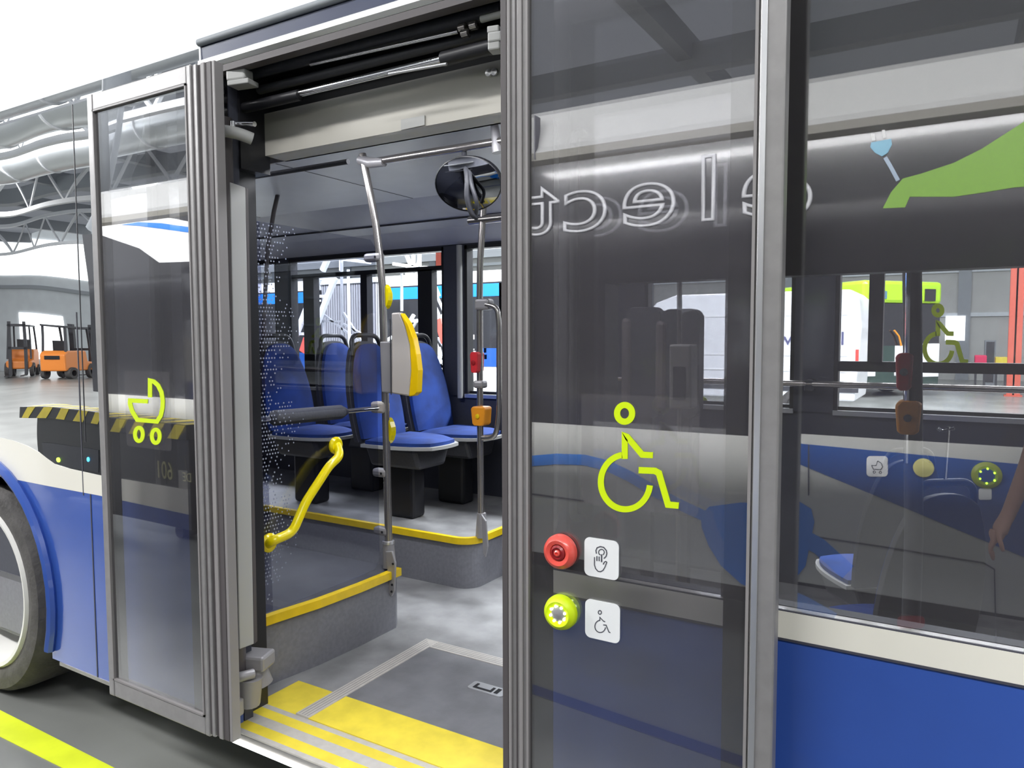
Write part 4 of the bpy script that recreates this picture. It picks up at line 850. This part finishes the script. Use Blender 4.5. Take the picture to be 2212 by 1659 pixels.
# ================================================================== beyond the bus: articulated bus, stairs, van, lime bus
yC = 10.8
def A(px, py, y): return atY(px, py, y)
def zat(px, py, y): return atY(px, py, y)[2]
AC = thing('articulated_bus', 'white and blue articulated bus with grey bellows parked beyond the seats and windows', 'bus', (-8, yC+1.2, 0))
xa, xb, xc, xd = A(430, 640, yC)[0], A(690, 640, yC)[0], A(822, 640, yC)[0], A(1110, 640, yC)[0]
zr1, zr0, zb1, zb0_ = zat(640, 606, yC), zat(640, 629, yC), zat(640, 632, yC), zat(640, 655, yC)
for k, (p, q) in enumerate(((xa, xb), (xc, xd))):
    zt1, zt0 = (zr1, zr0)
    MB().prism([(p, yC, zt0), (p, yC+.02, zt1-.05), (p, yC+.2, zt1), (p, yC+2.3, zt1), (p, yC+2.5, zt0)], (q-p, 0, 0)).build('roof', M_bwhite, AC)
    box('blue_stripe', (p, yC-.01, zb0_), (q, yC+.02, zb1), M_bluestripe, AC)
    box('side_glazing', (p, yC, 1.25), (q, yC+2.5, zt0), M_bdark, AC)
    box('lower_side', (p, yC, .3), (q, yC+2.5, 1.25), M_bblue if k == 0 else M_bwhite, AC)
for i in range(26):
    x_ = xb+(xc-xb)*(i+.5)/26; w_ = (xc-xb)/52*.7
    MB().box((x_-w_, yC+.06, .5), (x_+w_, yC+.16, zr1-.12)).build('bellows_fold', mat('bellows_grey', (.30, .30, .32), .6), AC)
box('bellows_core', (xb, yC+.14, .5), (xc, yC+2.3, zr1-.14), M_dark, AC); box('bellows_roof', (xb, yC+.02, zr1-.13), (xc, yC+2.3, zr1-.02), M_hallwall2, AC)
box('white_notice', (A(676, 650, yC)[0], yC-.02, zat(680, 652, yC)), (A(694, 650, yC)[0], yC-.005, zat(680, 648, yC)), M_bwhite, AC)
box('blue_side_panel', (A(1043, 770, yC)[0], yC-.012, zat(1060, 792, yC)), (A(1076, 770, yC)[0], yC-.002, zat(1060, 752, yC)), M_bblue, AC)
mb = MB(); f6 = lambda p: atY(p[0], p[1], yC-.012)
Tt = sc_to(1380, 985, 1021, 755, .13); wheelchair(AC, f6, (0, -.003, 0), 'wheelchair_mark', M_bwhite, Tt, w=2.4)
for k_, (c_, d__) in enumerate(((1022, 728), (1048, 757), (1049, 771))):
    MB().box(tuple(atY(c_-3, d__+5, yC-.012)), tuple(atY(c_+3, d__-5, yC-.004))).build('small_notice', M_bwhite, AC)
# rooftop gear
for x_ in (xa+1.2, xb-1.6, xc+2.2, xd-1.0):
    MB().lathe((x_, yC+.1, .48), (0, 1, 0), [(.0005, .0), (.2, .02), (.3, -.02), (.44, -.02), (.48, .03), (.48, .3)], 24).build('tyre', M_tyre, AC)
box('rooftop_unit', (A(860, 610, yC)[0], yC+.2, zr1-.02), (A(905, 610, yC)[0], yC+1.4, zr1+.18), M_bwhite, AC, bevel=.05)
# white mobile stairs
def stairs(nm_label, y, L_, rung, extra, topbars, wd=.065):
    t = thing('access_stairs', nm_label, 'stairs', tuple(atZ(700, 830, 0)*0+A(*L_[0][1], y)))
    for (a, b) in L_: MB().bar(A(*a, y), A(*b, y), wd, .09).build('stringer', M_truss, t)
    for (a, b) in rung: MB().bar(A(*a, y+.02), A(*b, y+.02), .04, .05).build('tread', M_truss, t)
    for (a, b) in extra: MB().bar(A(*a, y+.1), A(*b, y+.1), .035).build('brace', mat('grey_galvanised_tube', (.45, .46, .48), .4, metal=.3), t)
    xs = [A(*p, y)[0] for l in L_ for p in l]
    for x_ in (min(xs), max(xs)+.25): MB().tube([(x_, y+.05, 0), (x_, y+.05, A(*L_[0][1], y)[2])], .025, 8).build('support_leg', M_truss, t)
    for (a, b) in topbars: MB().bar(A(*a, y+.3), A(*b, y+.3), .05).build('platform_bar', M_truss, t)
    return t
st = stairs('white mobile access stairs leaning left, seen through the window above the seats', 7.6,
    [((712, 550), (697, 585)), ((724, 600), (680, 712)), ((690, 598), (637, 730))],
    [((688, 602), (716, 602)), ((672, 640), (708, 640)), ((664, 672), (694, 672)), ((650, 697), (682, 697)), ((642, 721), (676, 721))],
    [((737, 545), (741, 760)), ((697, 670), (699, 780)), ((700, 680), (776, 738)), ((742, 676), (784, 742)), ((698, 694), (738, 694)), ((742, 700), (782, 722))],
    [((742, 560), (800, 567)), ((850, 570), (905, 578)), ((800, 543), (905, 543)), ((893, 541), (893, 575)), ((906, 541), (906, 575)), ((737, 548), (737, 585))])
MB().bar(A(664, 732, 7.55), A(655, 760, 7.55), .08, .12).build('red_marked_foot', M_red, st)
st2 = stairs('white access stairs with a red marked foot, seen right of the yellow validator', 8.0,
    [((922, 630), (948, 690))], [((886, 693), (906, 693)), ((912, 652), (930, 652)), ((920, 674), (944, 674)), ((886, 721), (904, 721))],
    [((868, 590), (868, 672)), ((893, 590), (906, 560)), ((925, 640), (960, 735)), ((944, 640), (961, 678)), ((902, 690), (885, 720)), ((915, 680), (950, 760)), ((946, 730), (960, 750))],
    [((868, 600), (900, 600)), ((876, 545), (888, 575)), ((932, 600), (948, 640)), ((961, 678), (948, 690)), ((894, 680), (870, 720)), ((820, 745), (848, 728)), ((796, 730), (812, 738))])
MB().bar(A(948, 690, 7.98), A(962, 740, 7.98), .08, .12).build('red_marked_foot', M_red, st2)
bl = MB(); 
for k in range(9): bl.bar(A(940+k % 3*9, 745+k*5, 8.0), A(950+k % 4*4, 765+k*5, 8.0), .03)
bl.tube([A(950, 760, 8.0), A(950, 760, 8.0)*[1, 1, 0]], .02, 8); tag(bl.build('cable_bundle', M_truss), 'white tangle of cables at the foot of the stairs beside the window pillar', 'cables')
tag(MB().box(A(1079, 905, 9.5)*[1, 1, 0]+np.array([0, 0, .0]), A(1100, 610, 9.5)).build('white_post', M_bwhite), 'tall white post behind the bus window right of the second pole', 'post')
wpx = bpy.data.objects['white_post']
for k in range(4): MB().box(A(1078.5, 735+k*17, 9.47), A(1100, 727+k*17, 9.49)).build('red_mark', mat('marker_red', (.6, .05, .08), .5), wpx)
# red oxide columns
def column(px, y, w, lb, z1=6.8):
    x_ = A(px, 700, y)[0]; t = thing('steel_column', lb, 'column', (x_, y, 0), 'red oxide columns'); MB().box((x_-w/2, y-.1, 0), (x_+w/2, y-.08, z1)).box((x_-w/2, y+.08, 0), (x_+w/2, y+.1, z1)).box((x_-.02, y-.1, 0), (x_+.02, y+.1, z1)).build('column_shaft', M_redcol, t); MB().box((x_-w/2-.05, y-.15, 0), (x_+w/2+.05, y+.15, .04)).build('base_plate', M_redcol, t)
column(958, 24, .6, 'red oxide steel column seen at the left of the window pillar')
column(2194, 22, .30, 'red oxide steel column seen at the far right of the side glazing')
# hall strips seen above the articulated bus
box('cladding_rail', (-70, 29.86, zat(1040, 548, 29.9)-.2), (40, 29.94, zat(1040, 548, 29.9)+.2), M_truss, wb)
box('cladding_rail', (-70, 29.86, 6.0), (40, 29.94, 6.25), M_lamp, wb)  # rail given an emissive material, so it glows by itself
# white van
yV = 12.6
VN = thing('white_van', 'white panel van parked beyond the bus windows', 'van', (-1.6, yV+1, 0))
vt = zat(1750, 628, yV); vb = zat(1750, 868, yV)
x0v = A(1270, 700, yV)[0]; x1v = A(1858, 700, yV)[0]; x1b = A(1850, 800, yV)[0]
pv = [(x0v, .45), (x0v, 1.2), (x0v+.75, 1.45), (x0v+1.5, vt-.14), (x0v+1.9, vt), (x1v-.16, vt), (x1v-.03, vt-.12), (x1v+.03, 1.75), (x1v-.02, 1.0), (x1v-.06, .45)]
MB().prism(xz(pv, yV), (0, 1.9, 0)).build('body', mat('van_white', (.88, .89, .90), .35, coat=.3), VN, bevel=.03)
for pz, hh in ((684, .03), (765, .035), (797, .03)): zz_ = zat(1520, pz, yV); box('side_crease', (x0v+.9, yV-.012, zz_-hh/2), (x1v-.2, yV+.01, zz_+hh/2), M_bwhite, VN, bevel=.005)
box('rub_strip', (x0v, yV-.02, zat(1750, 838, yV)-.06), (x1v, yV+.01, zat(1750, 838, yV)+.06), M_dark, VN)
box('rear_lamp', (x1v-.06, yV-.012, zat(1855, 795, yV)), (x1v-.01, yV+.05, zat(1855, 755, yV)), M_red, VN)
MB().prism(xz([(x0v+.85, 1.46), (x0v+1.5, vt-.3), (x0v+1.9, vt-.3), (x0v+1.9, 1.46)], yV-.006), (0, .01, 0)).build('cab_window', M_bdark, VN)
for x_ in (x0v+.9, x1v-1.0): MB().lathe((x_, yV-.01, .33), (0, 1, 0), [(.0005, 0), (.18, .01), (.2, -.01), (.31, -.01), (.33, .04), (.33, .22)], 28).build('wheel', M_tyre, VN)
p = A(1700, 745, yV-.01); text('web_address', 'www.', .34, mat('van_lettering', (.10, .10, .22), .5), (A(1700, 744, yV)[0], yV-.012, zat(1700, 745, yV)), (1, 0, 0), (0, 0, 1), VN, sx=1.1)
text('web_address', '.pl', .34, mat('van_lettering', (.10, .10, .22), .5), (A(1802, 744, yV)[0], yV-.012, zat(1800, 745, yV)), (1, 0, 0), (0, 0, 1), VN, sx=1.1)
# lime bus
LB = thing('lime_bus', 'lime green and dark bus front standing far behind the white van', 'bus', tuple(A(1950, 860, 20.0)*[1, 1, 0]))
Q1 = A(1868, 640, 19.5); Q2 = A(2036, 650, 21.5); Q1[2] = Q2[2] = 0; dv = (Q2-Q1); dv /= np.linalg.norm(dv); nv = np.array([-dv[1], dv[0], 0])   # nv points away
def lbq(name, u0, u1, z0, z1, m, off=0, dep=.1, bev=0, par=LB):
    L_ = np.linalg.norm(Q2-Q1); a = Q1+dv*u0*L_-nv*off; b = Q1+dv*u1*L_-nv*off
    return MB().prism([a+[0, 0, z0], b+[0, 0, z0], b+[0, 0, z1], a+[0, 0, z1]], nv*dep).build(name, m, par, bevel=bev)
zt_l = 3.05; zl = 2.45
lbq('roof_front', 0, 1, zl, zt_l, M_lime2, 0, 8.0, .1)
lbq('windscreen', .02, .98, 1.15, zl, M_bdark, -.02, .1)
lbq('body_shell', .0, 1, .3, zl, M_bdark, -.12, 7.8)
lbq('lower_front', .02, .98, .3, 1.35, mat('lime_bus_dark_green', (.03, .06, .05), .4), -.01, .1)
lbq('headlamp_panel', .0, .16, .55, 1.45, M_bwhite, .01, .06, .02); lbq('headlamp_panel', .74, .98, .5, 1.4, M_bwhite, .01, .06, .02); lbq('headlamp_panel', .40, .58, .55, 1.35, M_bwhite, .01, .06, .02)
lbq('destination_plate', .16, .27, zl+.12, zl+.32, mat('plate_blue', (.10, .22, .30), .4), .02, .02); lbq('side_window', .76, .90, zl+.08, zl+.40, M_bdark, .02, .02)
m = MB().bar(Q1-nv*.35+[0, 0, 2.5], Q1-nv*.4+[0, 0, 1.95], .16, .2).build('wing_mirror', M_black, LB, bevel=.03)
MB().tube([Q1+dv*.95-nv*.05+[0, 0, 1.75], Q1+dv*1.1-nv*.06+[0, 0, 1.6], Q1+dv*1.2-nv*.05+[0, 0, 1.35]], .025, 8).build('wiper_arm', M_orange, LB)
for u_ in (.08, .92):
    c_ = Q1+dv*u_*np.linalg.norm(Q2-Q1)+nv*1.6; MB().lathe((c_[0], c_[1], .48), dv, [(.0005, -.15), (.3, -.16), (.46, -.15), (.48, -.1), (.48, .1), (.46, .15), (.0005, .15)], 24).build('tyre', M_tyre, LB)
# things along the back wall on the right
tag(box('bright_window', A(2041, 736, 29.85), A(2086, 682, 29.9), M_sky), 'small bright window in the back wall right of the lime bus', 'window')
cb = thing('tool_cabinet', 'grey tool cabinet standing against the back wall by the red column', 'cabinet', tuple(A(2150, 790, 27.3)*[1, 1, 0]))
pA, pB = A(2126, 790, 27.0), A(2152, 735, 27.0)
box('cabinet_body', (pA[0], 27.0, 0), (pB[0], 27.8, pB[2]), M_beam, cb); box('cabinet_door', (pA[0]+.04, 26.97, .1), (pB[0]-.04, 27.0, pB[2]-.05), M_dark, cb)
for n_, (a, b, c_, d__, m_, lb) in enumerate(((2105, 788, 2132, 768, mat('magenta_red', (.8, .03, .12), .5), 'red crate on the hall floor near the red column'), (2150, 786, 2178, 772, M_yel2, 'yellow machine part on the floor beside the red column'))):
    p0 = A(a, b, 24); p1 = A(c_, d__, 24)
    t = thing('storage_crate', lb, 'crate', (p0[0], 24.2, 0)); box('crate_body', (p0[0], 24, p0[2]-.05), (p1[0], 24.7, p1[2]), m_, t, bevel=.02)
    for xx in (p0[0]+.04, p1[0]-.04): box('crate_leg', (xx-.03, 24.3, 0), (xx+.03, 24.36, p0[2]-.05), M_dark, t)

# ================================================================== person beside the camera (seen mirrored at the right edge)
def skinned(name, V_, E_, m, parent, sub=2, root=0):
    me = bpy.data.meshes.new(name); bm = bmesh.new(); lay = bm.verts.layers.skin.verify(); vs = []
    for (co, r) in V_:
        v = bm.verts.new(co); v[lay].radius = (r, r) if not hasattr(r, '__len__') else r; vs.append(v)
    vs[root][lay].use_root = True
    for a, b in E_: bm.edges.new((vs[a], vs[b]))
    bm.to_mesh(me); bm.free(); me.materials.append(m); o = bpy.data.objects.new(name, me); COL.objects.link(o); o.parent = parent
    o.modifiers.new('skin', 'SKIN').use_smooth_shade = True; sb = o.modifiers.new('sub', 'SUBSURF'); sb.levels = sub; sb.render_levels = sub
    return o
M_skin = mat('skin', (.52, .28, .20), .5); M_shirt = mat('green_cotton', (.02, .12, .05), .8); M_trs = mat('dark_trousers', (.03, .035, .05), .8)
PS = thing('person', 'person in green T-shirt with hanging arm, mirrored at the right edge of the side glazing', 'person', (0, 0, 0))
bv = [((0, 0, .95), .12), ((0, 0, 1.12), .11), ((0, .01, 1.30), .13), ((0, 0, 1.44), .07), ((0, .01, 1.51), .052), ((0, .02, 1.575), .075), ((0, .025, 1.65), .088), ((0, .02, 1.71), .06)]
be = [(i, i+1) for i in range(7)]
def addc(pts, at):
    n = len(bv); bv.extend(pts); be.append((at, n)); be.extend((n+i, n+i+1) for i in range(len(pts)-1)); return n+len(pts)-1
for sx in (-1, 1):
    addc([((sx*.09, 0, .88), .085), ((sx*.10, .02, .50), .058), ((sx*.10, 0, .10), .038), ((sx*.11, .12, .045), .034)], 0)
    arm = [((sx*.16, 0, 1.40), .06), ((sx*.215, -.01, 1.27), .048), ((sx*.265, 0, 1.08), .038), ((sx*.33, .05, .88), .028), ((sx*.355, .075, .83), .030), ((sx*.375, .09, .79), .030)]
    e = addc(arm, 3); hand = bv[e][0]
    for k in range(4):
        b0_ = (hand[0]+sx*(.002), hand[1]-.024+k*.017, hand[2]-.015); L_ = (.062, .072, .076, .060)[k]
        addc([(b0_, .009), ((b0_[0]+sx*.012, b0_[1]+.002, b0_[2]-L_*.5), .0082), ((b0_[0]-sx*.002, b0_[1]+.004, b0_[2]-L_), .0068)], e)
    addc([((hand[0]-sx*.012, hand[1]+.034, hand[2]+.012), .010), ((hand[0]-sx*.022, hand[1]+.048, hand[2]-.018), .009), ((hand[0]-sx*.028, hand[1]+.05, hand[2]-.042), .0075)], e-1)
body = skinned('body', bv, be, M_skin, PS)
for sx in (-1, 1):
    MB().lathe((sx*.032, .105, 1.655), (0, 1, 0), [(.011, -.01), (.009, .004), (.0005, .008)], 12).build('eye', M_ink, body)
    MB().lathe((sx*.088, .02, 1.64), (sx, 0, 0), [(.022, -.01), (.024, .006), (.008, .01), (.0005, .004)], 12).build('ear', M_skin, body)
MB().prism([(0, .10, 1.655), (-.014, .108, 1.615), (0, .132, 1.618)], (.002, 0, 0)).add([(0, .10, 1.655), (-.015, .106, 1.612), (.015, .106, 1.612), (0, .133, 1.617)], [(0, 1, 3), (0, 3, 2), (1, 2, 3), (0, 2, 1)]).build('nose', M_skin, body)
MB().box((-.022, .10, 1.586), (.022, .110, 1.592)).build('mouth', M_red2, body, bevel=.002)
skinned('hair', [((0, -.01, 1.70), .09), ((0, -.035, 1.64), .085), ((0, .03, 1.735), .055)], [(0, 1), (0, 2)], mat('brown_hair', (.05, .03, .02), .7), body)
sv = [((0, 0, .86), .155), ((0, 0, .98), .15), ((0, 0, 1.14), .14), ((0, .01, 1.30), .155), ((0, 0, 1.42), .09)]; se_ = [(0, 1), (1, 2), (2, 3), (3, 4)]
for sx in (-1, 1): n = len(sv); sv += [((sx*.16, 0, 1.405), .073), ((sx*.215, -.01, 1.27), .064), ((sx*.235, -.008, 1.20), .06)]; se_ += [(4, n), (n, n+1), (n+1, n+2)]
skinned('shirt', sv, se_, M_shirt, PS)
tv = [((0, 0, .96), .13)]; te = []
for sx in (-1, 1): n = len(tv); tv += [((sx*.09, 0, .87), .10), ((sx*.10, .02, .50), .075), ((sx*.10, 0, .10), .058)]; te += [(0, n), (n, n+1), (n+1, n+2)]
skinned('trousers', tv, te, M_trs, PS)
for sx in (-1, 1): skinned('shoe', [((sx*.10, -.03, .05), .05), ((sx*.105, .06, .045), .045), ((sx*.11, .15, .038), .036)], [(0, 1), (1, 2)], M_black, PS)
PS.location = (.53, -2.02, 0)
